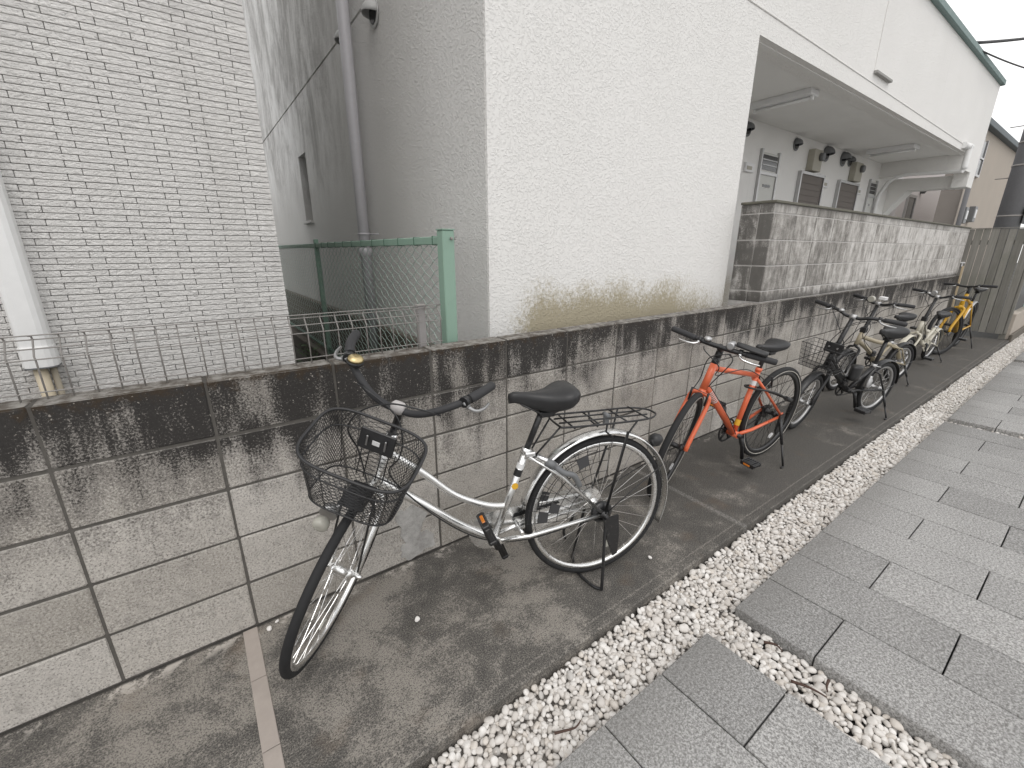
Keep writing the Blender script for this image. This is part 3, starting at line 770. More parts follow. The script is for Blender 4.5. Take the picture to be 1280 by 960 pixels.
# meters, vent hoods, name plates, lamps
for (x0, x1, za, zb) in ((7.86, 8.14, 2.50, 2.78), (9.48, 9.78, 2.50, 2.78)):
    mb = MB().box(x0, x1, PBY - .09, PBY - .001, za, zb, .006).build('meter_box', M['beigebox'], ap)
    MB().lathe(((x0 + x1) / 2 + .06, PBY - .0905, zb - .09), (0, -1, 0), [(.055, 0), (.055, .04), (.048, .05)], 14).build('dial', M['hood'], mb)
def hood(x, y, z, r, ax, mat=None, parent=ap):
    """quarter-sphere weather hood: ax is the outward direction"""
    ax = np.array(ax, float); sd = np.cross((0, 0, 1), ax); v = []; f = []; n, m = 12, 8
    for i in range(m + 1):
        a = math.pi / 2 * i / m
        for k in range(n + 1):
            t = math.pi * k / n - .15 + (.3 * k / n)
            d = math.cos(t) * sd * math.cos(a) + math.sin(t) * np.array((0, 0, 1)) * math.cos(a) + ax * math.sin(a) * 1.15
            v.append(np.array((x, y, z)) + r * d)
    for i in range(m):
        for k in range(n): f.append((i * (n + 1) + k, i * (n + 1) + k + 1, (i + 1) * (n + 1) + k + 1, (i + 1) * (n + 1) + k))
    o = MB().add(v, f, True).build('vent_hood', mat or M['hood'], parent)
    md = o.modifiers.new('t', 'SOLIDIFY'); md.thickness = .005
    c = np.array((x, y, z)) + ax * .004
    MB().lathe(c, ax, [(r * 1.08, 0), (r * 1.08, .008)], 20).build('flange', mat or M['hood'], o)
    MB().lathe(c + ax * .0085, ax, [(r * .8, 0), (r * .8, .004)], 16).build('grille', M['window'], o)
for (x, r) in ((6.11, .075), (7.43, .075), (8.45, .10), (9.11, .10), (9.40, .075)): hood(x, PBY - .002, 2.79, r, (0, -1, 0))
for (x0, x1) in ((6.16, 6.36), (8.47, 8.68), (9.92, 10.12)):
    pl_ = MB().box(x0, x1, PBY - .03, PBY - .001, 2.335, 2.44, .003).build('name_plate', M['panelw'], ap)
    MB().box(x0 + .02, x1 - .06, PBY - .034, PBY - .0305, 2.36, 2.40).build('plate_insert', M['beigebox'], pl_)
for (xa, xb, ya, yb) in ((5.58, 5.76, .53, 1.12), (9.34, 9.62, .60, 1.18)):
    lt = MB().box(xa, xb, ya, yb, SZ - .045, SZ + .0115, .006).build('light_fixture', M['panelw'], ap)
    MB().tube([((xa + xb) / 2, ya + .03, SZ - .062), ((xa + xb) / 2, yb - .03, SZ - .062)], .015, 10).build('tube', M['pvc'], lt)
    for y in (ya + .02, yb - .02): MB().box((xa + xb) / 2 - .02, (xa + xb) / 2 + .02, y - .01, y + .01, SZ - .08, SZ - .0455).build('lamp_holder', M['pvc'], lt)
# side wall: slit window, hoods, grey downpipe
sw = MB().box(BX0 + .10, BX0 + .12, WY0, WY1, WZ0, WZ1).build('window', M['window'], ap)
MB().box(BX0 - .035, BX0 + .09, WY0 - .02, WY1 + .02, WZ0 - .028, WZ0 - .0005, .003).build('sill', M['grey'], sw)
hood(BX0 - .001, 1.62, 2.885, .075, (-1, 0, 0), plain('pale_hood', (.5, .5, .49), .5))
hood(BX0 - .001, 2.24, 2.93, .075, (-1, 0, 0), plain('pale_hood', (.5, .5, .49), .5))
gp = MB().tube([(BX0 - .09, 1.98, .35), (BX0 - .09, 1.98, 4.1)], .043, 16).build('downpipe', M['greypvc'], ap)
for z in (1.53, 3.2):
    MB().ring((BX0 - .09, 1.98, z), (1, 0, 0), (0, 1, 0), [(.0435, -.008), (.048, -.008), (.048, .008), (.0435, .008)], 20).build('pipe_clip', M['greypvc'], gp)
    MB().tube([(BX0 - .05, 1.965, z), (BX0 - .001, 1.90, z)], .006, 6).build('clip_arm', M['greypvc'], gp)
MB().lathe((BX0 - .09, 1.98, 1.36), (0, 0, 1), [(.044, 0), (.05, .004), (.05, .06), (.044, .065)], 16).build('pipe_joint', M['greypvc'], gp)

# ------------------------------------------------------------------ wooden fence closing the bicycle bay
wf = thing('board_fence', 'weathered grey vertical board fence closing the far end of the bay', 'fence', (11.12, 0, 0))
y = .16; bw = .098
while y > -.72:
    w = bw * random.uniform(.9, 1.08)
    MB().box(0, .018, max(y - w + .004, -.735), y - .004, .085 + random.uniform(0, .012), 1.745 + random.uniform(-.006, .006), .002).build('board', M['wood'], wf)
    y -= w
for z in (.35, 1.5): MB().box(.0185, .055, -.73, .16, z, z + .07, .002).build('rail', M['wood'], wf)
MB().box(.0186, .09, -.738, -.66, .0, 1.75, .003).build('post', M['wood'], wf)
MB().box(-.012, .03, -.74, .17, 1.7525, 1.762, .002).build('top_strip', M['wood'], wf)
lt = MB().box(-.03, -.0005, -.015, .045, 1.20, 1.222, .003).box(-.022, -.0005, .005, .022, 1.15, 1.1995).build('latch', M['panelw'], wf)
sd_ = thing('concrete_kerb', 'beige low concrete wall running on behind the board fence', 'wall', (11.2, -.78, 0))
MB().box(-.02, 7.0, -.0, .10, 0, .42, .006).build('wall_base', M['beige'], sd_)
MB().box(-.04, 7.0, -.035, -.0005, -.05, .09, .006).build('footing', M['plinth'], sd_)
for i, (x0, x1, za, zb, lab) in enumerate(((11.75, 14.2, .50, .93, 'white panel with mint green edge low beside the board fence'), (12.2, 15.2, 1.02, 1.40, 'upper mint green panel beyond the board fence'))):
    pn = thing('panel', lab, 'panel', (x0, -.80, za), 0)
    MB().box(0, x1 - x0, 0, .03, 0, zb - za, .003).build('panel_frame', M['mintp'], pn)
    MB().box(.05, x1 - x0 - .05, -.004, -.0005, .05, zb - za - .05).build('panel_face', M['panelw'], pn)
sk = MB().box(-.012, .012, -.012, .012, 0, 1.16, .002).build('wooden_stake', M['palewood']); sk.location = (10.98, -.05, 0.0); sk.rotation_euler = (R(-1), R(-2), 0)
tag(sk, 'pale wooden stake standing in the corner by the board fence', 'stake')

# ------------------------------------------------------------------ houses and pole beyond
bh = thing('beige_house', 'beige rendered house behind the wooden fence with narrow window', 'house', (16, 0, 0))
MB().box(0, 9, 1.15, 1.55, 0, 4.22).build('wall', M['beige'], bh)
MB().box(-.012, -.0005, 1.15, 1.55, 0, 4.215).build('wall_skin', M['beigeshade'], bh)  # side face: the same beige, with its shade put into the colour
rf = MB().box(-.1, 9.1, 1.02, 1.6, 4.2205, 4.36, .01).build('roof', M['roof'], bh)
wv = MB().box(.55, .95, 1.12, 1.149, 3.22, 3.95).build('window', M['window'], bh)
MB().box(.50, .5495, 1.10, 1.149, 3.17, 4.0).box(.9505, 1.0, 1.10, 1.149, 3.17, 4.0).box(.55, .95, 1.10, 1.119, 3.56, 3.60).box(.55, .95, 1.10, 1.149, 3.17, 3.2195).build('frame', M['alu'], wv)
MB().tube([(-.08, 1.05, 0), (-.08, 1.05, 4.2)], .05, 10).build('downpipe', M['pole'], bh)
for (x, z) in ((.25, 2.28), (1.2, 2.35)):
    mt_ = MB().box(x, x + .28, 1.03, 1.1495, z - .22, z + .16, .01).build('meter_box', M['hood'], bh)
    MB().box(x + .06, x + .22, 1.02, 1.0295, z - .12, z + .08).build('meter_glass', M['panelw'], mt_)
wh = thing('white_house', 'pale white house glimpsed under the porch bracket', 'house', (17.5, 2.3, 0))
MB().box(0, 5, .45, 5, 0, 3.9).build('wall', M['pinkw'], wh)
pr_ = MB().box(-1.4, -.0005, .7, 2.4, 0, 2.62).build('annex', M['pinkw'], wh)
MB().box(-1.55, .0, .5, 2.6, 2.6205, 2.74).build('annex_roof', M['roof'], wh)
ww = MB().box(.8, 1.5, .42, .4495, 2.2, 2.95).build('window', M['window'], wh)
MB().box(.72, .7995, .40, .4495, 2.12, 3.03).box(1.5005, 1.58, .40, .4495, 2.12, 3.03).box(.7998, 1.5002, .40, .4195, 2.951, 3.03).build('frame', M['alu'], ww)
for x in (.15, 2.0): MB().lathe((x, .449, 3.2), (0, -1, 0), [(.08, 0), (.09, .1), (.02, .14)], 10).build('vent_hood', M['hood'], wh)

up = thing('utility_pole', 'dark concrete utility pole rising behind the wooden fence', 'pole', (13.6, -.06, 0))
MB().tube([(0, 0, 0), (0, 0, 9)], [.19, .15], 20).build('shaft', M['pole'], up)
for z in (2.05, 2.95, 3.35, 4.4): MB().ring((0, 0, z), (1, 0, 0), (0, 1, 0), [(.17, -.015), (.187, -.015), (.187, .015), (.17, .015)], 24).build('band', M['steel'], up)
for k, z in enumerate((2.3, 2.75, 3.2, 3.65, 4.1)):
    s = 1 if k % 2 else -1; MB().tube([(0, s * .16, z), (0, s * .36, z)], .009, 6).build('step_bolt', M['steel'], up)
tm = MB().box(-.12, .1, -.36, -.19, 1.9, 2.2, .01).build('junction_box', M['hood'], up)
def cable(a, b, sag, r, label):
    a, b = np.array(a), np.array(b); q = [a + (b - a) * t - np.array((0, 0, sag * 4 * t * (1 - t))) for t in np.linspace(0, 1, 20)]
    tag(MB().tube(q, r, 6).build('cable', M['cable']), label, 'cable', 'overhead cables')
cable((9.6, .28, 4.10), (13.6, -.25, 5.05), .03, .019, 'thick overhead cable rising to the right from the roof edge')
cable((9.75, .28, 4.07), (13.6, -.2, 4.35), .05, .010, 'thin overhead cable falling to the right from the roof edge')
cable((10, 6, 8.0), (26, -2.2, 9.0), .3, .012, 'faint thin cable crossing the sky at the upper right')

# ------------------------------------------------------------------ bicycles
def arc_pts(c, r, a0, a1, n, y=0.0):
    return [(c[0] + r * math.cos(a0 + (a1 - a0) * i / n), y, c[2] + r * math.sin(a0 + (a1 - a0) * i / n)) for i in range(n + 1)]

class Bike:
    def __init__(s, name, label, x, y, yaw, L, rr, rf, head, off, steer, lean=0.0):
        s.root = thing(name, label, 'bicycle', (x, y, 0), R(yaw), 'bicycles parked along the block wall')
        s.root.rotation_euler = (lean, 0, R(yaw)) if False else Euler((0, 0, 0)).to_matrix().to_euler()
        s.root.matrix_world = Matrix.Translation((x, y, 0)) @ Matrix.Rotation(R(yaw), 4, 'Z') @ Matrix.Rotation(lean, 4, 'X')
        s.L, s.rr, s.rf = L, rr, rf; s.lean = lean
        al = R(head); s.s = np.array((-math.cos(al), 0, math.sin(al))); s.fw = np.array((math.sin(al), 0, math.cos(al)))
        s.hf = np.array((L, 0, rf)); s.A = s.hf - off * s.fw; s.d = R(steer)
    def axis(s, z): return s.A + s.s * ((z - s.A[2]) / s.s[2])
    def st(s, V):
        V = np.asarray(V, float); v = V - s.A; a = s.s; c, sn = math.cos(s.d), math.sin(s.d)
        return s.A + v * c + np.cross(a, v) * sn + np.outer(v @ a, a) * (1 - c)
    def part(s, name, mb, mat, steer=False, parent=None):
        if steer: mb.xf(s.st)
        return mb.build(name, mat, parent if parent is not None else s.root)
    def wheel(s, front, tyre_w=.016, rim_mat='silver', spoke_mat='chrome', nsp=32, stripe=False, mag=False, hub_r=.016, rim_h=.016, hub_w=.045, sp_r=.0011, hub_mat=None):
        c = s.hf if front else np.array((0, 0, s.rr)); r = s.rf if front else s.rr
        n = 56
        rr_ = r - tyre_w * 1.75
        prof = [(rr_ - rim_h, -.008), (rr_ - rim_h * .4, -.0115), (rr_ + .003, -.0120), (rr_ + .003, .0120), (rr_ - rim_h * .4, .0115), (rr_ - rim_h, .008)]
        w = s.part('wheel', MB().ring(c, (1, 0, 0), (0, 0, 1), prof, n), M[rim_mat], front)
        tp = [(r - tyre_w + tyre_w * math.cos(t) * (1.0 if math.cos(t) > 0 else .95), tyre_w * math.sin(t)) for t in np.linspace(0, 2 * math.pi, 13)[:-1]]
        s.part('tyre', MB().ring(c, (1, 0, 0), (0, 0, 1), tp, n), M['rubber'], front, w)
        if stripe:
            q = MB()
            for sg in (-1, 1):
                y = sg * (tyre_w * .93)
                q.ring(c, (1, 0, 0), (0, 0, 1), [(r - tyre_w * 1.62, y - .0008), (r - tyre_w * 1.30, y + sg * .0012), (r - tyre_w * 1.30, y - sg * .001), (r - tyre_w * 1.62, y - sg * .002)], n)
            s.part('reflective_stripe', q, plain('reflective_stripe', (.42, .40, .36), .5), front, w)
        if mag:
            q = MB()
            for k in range(5):
                a = 2 * math.pi * k / 5 + .3
                for dd in (-.16, .16):
                    p0 = c + .03 * np.array((math.cos(a + dd * 2), 0, math.sin(a + dd * 2))); p1 = c + (rr_ - rim_h * .5) * np.array((math.cos(a + dd), 0, math.sin(a + dd)))
                    q.tube([p0, p1], [.008, .0065], 8)
            s.part('spokes', q, M[spoke_mat], front, w)
        else:
            q = MB()
            for k in range(nsp):
                sg = 1 if k % 2 else -1; a = 2 * math.pi * k / nsp; b = a + (1.15 if (k // 2) % 2 else -1.15)
                p0 = c + hub_r * 1.3 * np.array((math.cos(b), 0, math.sin(b))) + np.array((0, sg * hub_w * .62, 0)); p1 = c + (rr_ - rim_h + .002) * np.array((math.cos(a), 0, math.sin(a)))
                q.tube([p0, p1], sp_r, 4, smooth=False, caps=False)
            s.part('spokes', q, M[spoke_mat], front, w)
        hw = hub_w
        s.part('hub', MB().lathe(c - np.array((0, hw, 0)), (0, 1, 0), [(.006, -.02), (.006, 0), (hub_r * .7, .0), (hub_r * 1.5, hw * .32), (hub_r * 1.5, hw * .42), (hub_r, hw * .46), (hub_r, hw * 1.54), (hub_r * 1.5, hw * 1.58), (hub_r * 1.5, hw * 1.68), (hub_r * .7, 2 * hw), (.006, 2 * hw), (.006, 2 * hw + .02)], 14), M[hub_mat or rim_mat], front, w)
        return w
    def reflector(s, w, front, a, mat='lamp', sz=.02):
        c = s.hf if front else np.array((0, 0, s.rr)); r = (s.rf if front else s.rr) * .66
        p = c + r * np.array((math.cos(a), 0, math.sin(a))); u = np.array((-math.sin(a), 0, math.cos(a))); rad = np.array((math.cos(a), 0, math.sin(a)))
        poly = [(sz * 1.5 * math.cos(t), sz * .75 * math.sin(t)) for t in np.linspace(0, 2 * math.pi, 13)[:-1]]
        s.part('reflector', MB().prism(poly, p - np.array((0, .004, 0)), u, rad, (0, .008, 0)), M[mat], front, w)
    def fender(s, front, a0, a1, mat, w=.026, gap=.014, name='mudguard'):
        c = s.hf if front else np.array((0, 0, s.rr)); r = (s.rf if front else s.rr) + gap
        outer = [(r + .012 * math.cos(t) , w * math.sin(t)) for t in np.linspace(-1.45, 1.45, 9)]
        prof = outer + [(a - .0022, b * .93) for a, b in outer[::-1]]
        return s.part(name, MB().ring(c, (1, 0, 0), (0, 0, 1), prof, 36, a0, a1), M[mat], front)
    def saddle(s, x, z, length=.26, width=.1, thick=.07, mat='vinyl', tilt=0.0):
        rings = []
        for i in range(15):
            t = i / 14
            xx = x + length * (.56 - t)
            hw = .019 + (width * .9 - .019) * max(0, min(1, (t - .22) / .55)) ** 1.35
            if t > .8: hw *= math.sqrt(max(.05, 1 - ((t - .8) / .215) ** 2 * .75))
            if t < .08: hw *= .55 + .45 * (t / .08)
            h = thick * (.50 + .5 * min(1, t / .6)); top = z - .012 * math.sin(math.pi * min(1, t * 1.15)) + .012 * max(0, t - .6) / .4
            if t < .08: top -= .010 * (1 - t / .08)
            if t > .9: top -= .02 * ((t - .9) / .1) ** 2; h *= 1 - .35 * (t - .9) / .1
            ring = []
            for k in range(20):
                a = 2 * math.pi * k / 20; ca, sa = math.cos(a), math.sin(a)
                yy = hw * math.copysign(abs(ca) ** .75, ca)
                zz = top - h * .38 + (h * .38 * abs(sa) ** .8 if sa > 0 else -h * .62 * abs(sa) ** .55 * (1 if t > .15 else .8))
                if sa < 0: yy *= .93
                ring.append((xx, yy, zz + tilt * (xx - x)))
            rings.append(ring)
        sd = s.part('saddle', MB().loft(rings), M[mat])
        q = MB()
        for sg in (-1, 1): q.tube([(x + length * .40, sg * .012, z - thick * .6), (x + length * .1, sg * .022, z - thick - .012), (x - length * .12, sg * .022, z - thick - .012), (x - length * .34, sg * .04, z - thick * .75)], .0035, 6)
        q.box(x - .03, x + .03, -.026, .026, z - thick - .028, z - thick - .004, .004)
        s.part('saddle_rails', q, M['black'], parent=sd)
        return sd
    def pedal(s, c, mat='black', refl=True, parent=None, rot=0.0):
        c = np.array(c, float); q = MB()
        ux = np.array((math.cos(rot), 0, math.sin(rot))); uz = np.array((-math.sin(rot), 0, math.cos(rot)))
        def bx(x0, x1, y0, y1, z0, z1, m):
            t = MB().box(x0, x1, y0, y1, z0, z1, .003); t.xf(lambda V: c + V[:, :1] * ux + V[:, 1:2] * np.array((0, 1, 0)) + V[:, 2:] * uz); m._j(t)
        bx(-.045, -.030, -.045, .045, -.013, .013, q); bx(.030, .045, -.045, .045, -.013, .013, q)
        bx(-.030, .030, -.045, -.036, -.010, .010, q); bx(-.030, .030, .036, .045, -.010, .010, q); bx(-.030, .030, -.012, .012, -.010, .010, q)
        for k in range(6): bx(-.0455, .0455, -.040 + k * .0145, -.034 + k * .0145, -.016, .016, q)
        p = s.part('pedal', q, M[mat], parent=parent)
        if refl:
            for sg in (-1, 1):
                q = MB(); bx(sg * .0475 - .002, sg * .0475 + .002, -.022, .022, -.006, .006, q); s.part('pedal_reflector', q, M['reflector'], parent=p)
        return p
    def crank(s, bb, ang, arm, mat, yo=.07, ring_r=0, ring_y=-.05, ring_mat='black', refl=True, pedal_rot=0.0, teeth=38):
        bb = np.array(bb, float)
        q = MB().lathe(bb - np.array((0, yo, 0)), (0, 1, 0), [(.014, 0), (.014, 2 * yo)], 12)
        ca = s.part('crank', q, M[mat])
        for sg, a in ((1, ang), (-1, ang + math.pi)):
            e = bb + arm * np.array((math.cos(a), 0, math.sin(a))) + np.array((0, sg * (yo + .012), 0)); b = bb + np.array((0, sg * yo, 0))
            s.part('crank_arm', MB().tube([b, b * .6 + e * .4, e], [.015, .0115, .012], 8), M[mat], parent=ca)
            s.pedal(e + np.array((0, sg * .062, 0)), 'black', refl, parent=ca, rot=pedal_rot)
        if ring_r:
            t = MB().ring(bb + np.array((0, ring_y, 0)), (1, 0, 0), (0, 0, 1), [(ring_r - .010, -.0018), (ring_r, -.0018), (ring_r, .0018), (ring_r - .010, .0018)], 40)
            for k in range(5):
                a = k * 2 * math.pi / 5 + .4; t.tube([bb + np.array((0, ring_y, 0)), bb + np.array(((ring_r - .006) * math.cos(a), ring_y, (ring_r - .006) * math.sin(a)))], [.009, .006], 6)
            for k in range(teeth):
                a = 2 * math.pi * k / teeth; u = np.array((math.cos(a), 0, math.sin(a))); t.tube([bb + np.array((0, ring_y, 0)) + u * (ring_r - .001), bb + np.array((0, ring_y, 0)) + u * (ring_r + .004)], [.003, .0015], 4)
            s.part('chainring', t, M[ring_mat], parent=ca)
    def chain(s, bb, rb, hub, rh, y):
        bb = np.array(bb); hub = np.array(hub); pts = []
        for a in np.linspace(-1.6, 1.5, 12): pts.append((bb[0] + rb * math.cos(a), y, bb[2] + rb * math.sin(a)))
        for a in np.linspace(1.6, 4.7, 10): pts.append((hub[0] + rh * math.cos(a), y, hub[2] + rh * math.sin(a)))
        s.part('chain', MB().tube(pts, .0042, 5, closed=True), M['black'])
    def bars(s, pts, r=.0115, mat='black', grip_len=.115, grip_r=.0165, lever='silver', grip_mat='grip'):
        """pts: half bar on the left (y>0) from the clamp, steer-local; mirrored for the right"""
        half = smooth_path(pts, 6); other = half[::-1].copy(); other[:, 1] *= -1
        full = np.concatenate([other[:-1], half])
        hb = s.part('handlebar', MB().tube(full, r, 10), M[mat], True)
        for sg in (1, -1):
            p = half.copy(); p[:, 1] *= sg
            d = np.cumsum(np.r_[0, np.linalg.norm(np.diff(p[::-1], axis=0), axis=1)]); k = int(np.searchsorted(d, grip_len)) + 1
            gpts = p[::-1][:k][::-1]; e = gpts[-1] + (gpts[-1] - gpts[-2]) / np.linalg.norm(gpts[-1] - gpts[-2]) * .006
            gp_ = np.concatenate([gpts, [e]])
            s.part('grip', MB().tube(gp_, [grip_r] * (len(gp_) - 1) + [grip_r * .8], 12), M[grip_mat], True, hb)
            # brake lever reaching along the grip
            b = gpts[0]; ed = (gpts[-1] - gpts[0]); ed /= np.linalg.norm(ed); inn = b - ed * .025
            fwd = np.cross((0, 0, 1), ed) * sg; fwd /= np.linalg.norm(fwd); fwd = -fwd if fwd[0] < 0 and abs(fwd[0]) > .3 else fwd
            dn = np.array((0, 0, -1.))
            lv = MB().tube([inn, inn + fwd * .018 + dn * .012], [.012, .010], 8)
            lv.tube(smooth_path([inn + fwd * .016 + dn * .012, inn + fwd * .040 + dn * .020 + ed * .015, inn + fwd * .046 + dn * .026 + ed * .06, inn + fwd * .038 + dn * .028 + ed * .105], 4), [.0075, .007, .0065, .006, .006, .006, .006, .006, .006, .0055, .005, .005, .0045], 6)
            s.part('brake_lever', lv, M[lever], True, hb)
            s.part('lever_clamp', MB().tube([inn - ed * .010, inn + ed * .010], r + .006, 10), M['black'], True, hb)
        return hb, half
    def cable(s, pts, r=.0030, parent=None, mat='black'):
        return s.part('brake_cable', MB().tube(smooth_path(pts, 7), r, 5), M[mat], parent=parent)
    def S(s, p): return s.st(np.array([p], float))[0]
    def lugs(s): pass

# ---- 1. silver city bicycle
b = Bike('bicycle', 'silver city bicycle with black mesh basket and low curved frame, nearest', 1.687, -.551, 163.2, 1.07, .334, .334, 68, .05, 66)
hub = np.array((0, 0, .334)); bb = np.array((.468, 0, .285)); col = np.array((.332, 0, .655))
fr = MB(); fr.tube([bb, col], .0155, 12)
ht0, ht1 = b.axis(.60), b.axis(.775)
fr.tube(smooth_path([col * .33 + bb * .67 + np.array((0, 0, .02)), (.50, 0, .447), (.62, 0, .515), (.74, 0, .635), b.axis(.735)], 6), .0135, 12)
fr.tube(smooth_path([bb, (.60, 0, .375), (.74, 0, .50), b.axis(.635)], 6), .0185, 12)
fr.tube([ht0, ht1], .0195, 14)
fr.lathe(bb - np.array((0, .035, 0)), (0, 1, 0), [(.022, 0), (.022, .07)], 14)
for sg in (-1, 1):
    fr.tube([bb + np.array((-.02, sg * .022, 0)), (.33, sg * .045, .293), (.0, sg * .062, .334)], .0095, 8)
    fr.tube([col + np.array((-.005, sg * .018, -.02)), (.20, sg * .052, .545), (.0, sg * .064, .334)], .0075, 8)
fr.tube([(.36, -.045, .31), (.36, .045, .31)], .008, 8)
frame = b.part('frame', fr, M['silver'])
b.part('seat_clamp', MB().tube([col - np.array((-.004, 0, .012)), col + np.array((-.004, 0, .012))], .021, 12).box(.30, .345, -.028, .028, .635, .655, .004), M['chrome'], parent=frame)
sdir = (col - bb) / np.linalg.norm(col - bb)
b.part('sticker', MB().tube([bb + sdir * .285, bb + sdir * .315], .0162, 14, caps=False), M['black'], parent=frame)
pc = bb + sdir * .245 + np.array((0, .0164, 0))
b.part('sticker', MB().lathe(pc, (0, 1, 0), [(.0135, -.002), (.0135, .0012)], 14), M['sticker'], parent=frame)
b.part('sticker', MB().tube([bb + sdir * .318, bb + sdir * .34], .0161, 14, caps=False), M['whites'], parent=frame)
b.part('seat_post', MB().tube([col, (.255, 0, .845)], .0125, 12), M['black'])
b.saddle(.252, .905, .27, .108, .085)
w = b.wheel(False, .0155); b.reflector(w, False, -1.9, 'lamp', .018)
w = b.wheel(True, .0155); b.reflector(w, True, -1.15, 'lamp', .018)
fk = MB()
cr = b.axis(.585)
for sg in (-1, 1):
    fk.tube(smooth_path([cr + np.array((0, sg * .012, .012)), cr + np.array((.004, sg * .040, -.004)), cr + np.array((.03, sg * .050, -.07)), (b.L - .055, sg * .052, .42), (b.L - .012, sg * .053, .345), (b.L, sg * .053, .334)], 5), [.012] * 8 + [.0125] * 6 + [.0105] * 6 + [.009] * 6, 10)
fk.tube([b.axis(.57), b.axis(.60)], .017, 12)
fko = b.part('fork', fk, M['silver'], True)
b.part('head_cone', MB().tube([b.axis(.774), b.axis(.80)], .022, 14), M['chrome'], True, fko)
for sg in (-1, 1): b.part('axle_nut', MB().lathe((b.L, sg * .055, .334), (0, sg, 0), [(.009, 0), (.009, .012), (.005, .020)], 6), M['chrome'], True, fko)
ca_ = b.axis(.915) + np.array((.042, 0, 0))
stm = b.part('stem', MB().tube([b.axis(.79), b.axis(.87), ca_], .0125, 12), M['black'], True)
b.part('stem_clamp', MB().lathe(ca_ + np.array((.006, -.024, .0)), (0, 1, 0), [(.012, 0), (.021, .008), (.022, .024), (.021, .040), (.012, .048)], 14).tube([b.axis(.885) + np.array((.015, 0, 0)), ca_ + np.array((.006, 0, 0))], .016, 10), plain('pale_grey_cap', (.46, .44, .43), .5), True, stm)
c0 = ca_ + np.array((.006, -.016, 0))
hb, half = b.bars([c0, c0 + np.array((.004, .055, -.004)), c0 + np.array((.010, .12, .030)), c0 + np.array((-.020, .200, .085)), c0 + np.array((-.090, .248, .104)), c0 + np.array((-.185, .275, .094))], .0125, 'grip', .14, .0165, 'alu')
bl = half[-1].copy(); pbell = half[-14].copy(); pbell[1] *= -1
b.part('bell', MB().lathe(pbell + np.array((0, 0, .014)), (0, 0, 1), [(.022, 0), (.027, .006), (.027, .018)], 18), M['black'], True, hb)
b.part('bell_dome', MB().lathe(pbell + np.array((0, 0, .0325)), (0, 0, 1), [(.0255, 0), (.0245, .006), (.018, .012), (.008, .0145)], 18), M['brass'], True, hb)
# headlight on the right fork leg, with its dynamo and cable
hl = b.part('headlight', MB().lathe((b.L + .015, -.088, .565), (1, 0, -.12), [(.022, -.014), (.027, .0), (.027, .012), (.022, .018), (.010, .021)], 18), M['lamp'], True)
b.part('lamp_body', MB().lathe((b.L - .025, -.088, .57), (1, 0, -.12), [(.012, -.035), (.026, -.018), (.031, .006)], 16).tube([(b.L - .03, -.088, .575), (b.L - .065, -.05, .60)], .007, 6), M['alu'], True, hl)
# front fender short tip and brake
b.fender(True, R(96), R(160), 'silver', .024, .012)
b.part('brake_caliper', MB().tube(smooth_path([cr + np.array((.045, -.036, -.06)), cr + np.array((.05, -.03, .0)), cr + np.array((.05, 0, .03)), cr + np.array((.05, .03, .0)), cr + np.array((.045, .036, -.06))], 4), .0065, 6).tube([cr + np.array((.01, 0, .01)), cr + np.array((.07, 0, .014))], .006, 6), M['black'], True)
# mesh basket
bkx0 = b.L - .135
def basket_surface(u, v):
    """u round the rim 0..1, v 0 bottom .. 1 top; steer-local"""
    a = 2 * math.pi * u; ca, sa = math.cos(a), math.sin(a)
    e = .50
    cx = math.copysign(abs(ca) ** e, ca); cy = math.copysign(abs(sa) ** e, sa)
    hx = .096 + .023 * v; hy = .132 + .032 * v
    zc = .714 + .215 * v
    x = bkx0 + .112 + .014 * v + hx * cx * (1.0 if cx > 0 else .86); y = hy * cy
    rim = .014 * (abs(sa) ** 2) if False else 0
    z = zc + (.035 * v) * (-cx * .55) + rim
    return (x, y, z)
bk = MB()
NU, NV = 126, 26
def seg(p, q, r=.00105):
    bk.tube([p, q], r, 3, smooth=False, caps=False)
G = [[basket_surface(i / NU, j / NV) for i in range(NU)] for j in range(NV + 1)]
for j in range(NV):
    for i in range(NU):
        if (i + j) % 2 == 0: seg(G[j][i], G[j + 1][(i + 1) % NU])
        else: seg(G[j][(i + 1) % NU], G[j + 1][i])
# bottom, same weave
for j in range(-9, 9):
    for i in range(-12, 12):
        p = lambda ii, jj: (bkx0 + .112 + jj * .0088, ii * .0095, .715 + 0 * ii)
        if (i + j) % 2 == 0: seg(p(i, j), p(i + 1, j + 1))
        else: seg(p(i + 1, j), p(i, j + 1))
bko = b.part('basket', bk, M['black'], True)
b.part('basket_rim', MB().tube([basket_surface(i / 72, 1.0) for i in range(72)], .0048, 7, closed=True), M['vinyl'], True, bko)
b.part('basket_band', MB().tube([basket_surface(i / 72, .74) for i in range(72)], .0028, 6, closed=True), M['black'], True, bko)
b.part('basket_band', MB().tube([basket_surface(i / 72, .02) for i in range(72)], .0030, 6, closed=True), M['black'], True, bko)
q = MB()
for k in (.03, .10, .17, .33, .40, .47, .53, .60, .90, .97): q.tube([basket_surface(k, t) for t in (0, .3, .6, 1.0)], .0013, 5)
b.part('basket_wires', q, M['black'], True, bko)
bp_ = b.part('basket_plate', MB().box(-.004, .004, -.058, .058, -.036, .036, .003).xf(lambda V: V @ np.array(((1, 0, .2), (0, 1, 0), (-.2, 0, 1))) + np.array((bkx0 + .036, 0, .872))), M['vinyl'], True, bko)
q = MB()
for yy in (-.03, .03): q.box(bkx0 + .041, bkx0 + .046, yy - .0028, yy + .0028, .852, .892, .001)
b.part('plate_bolt', q, M['alu'], True, bko); b.part('plate_label', MB().box(bkx0 + .042, bkx0 + .0445, -.012, .012, .863, .879), M['whites'], True, bko)
q = MB()
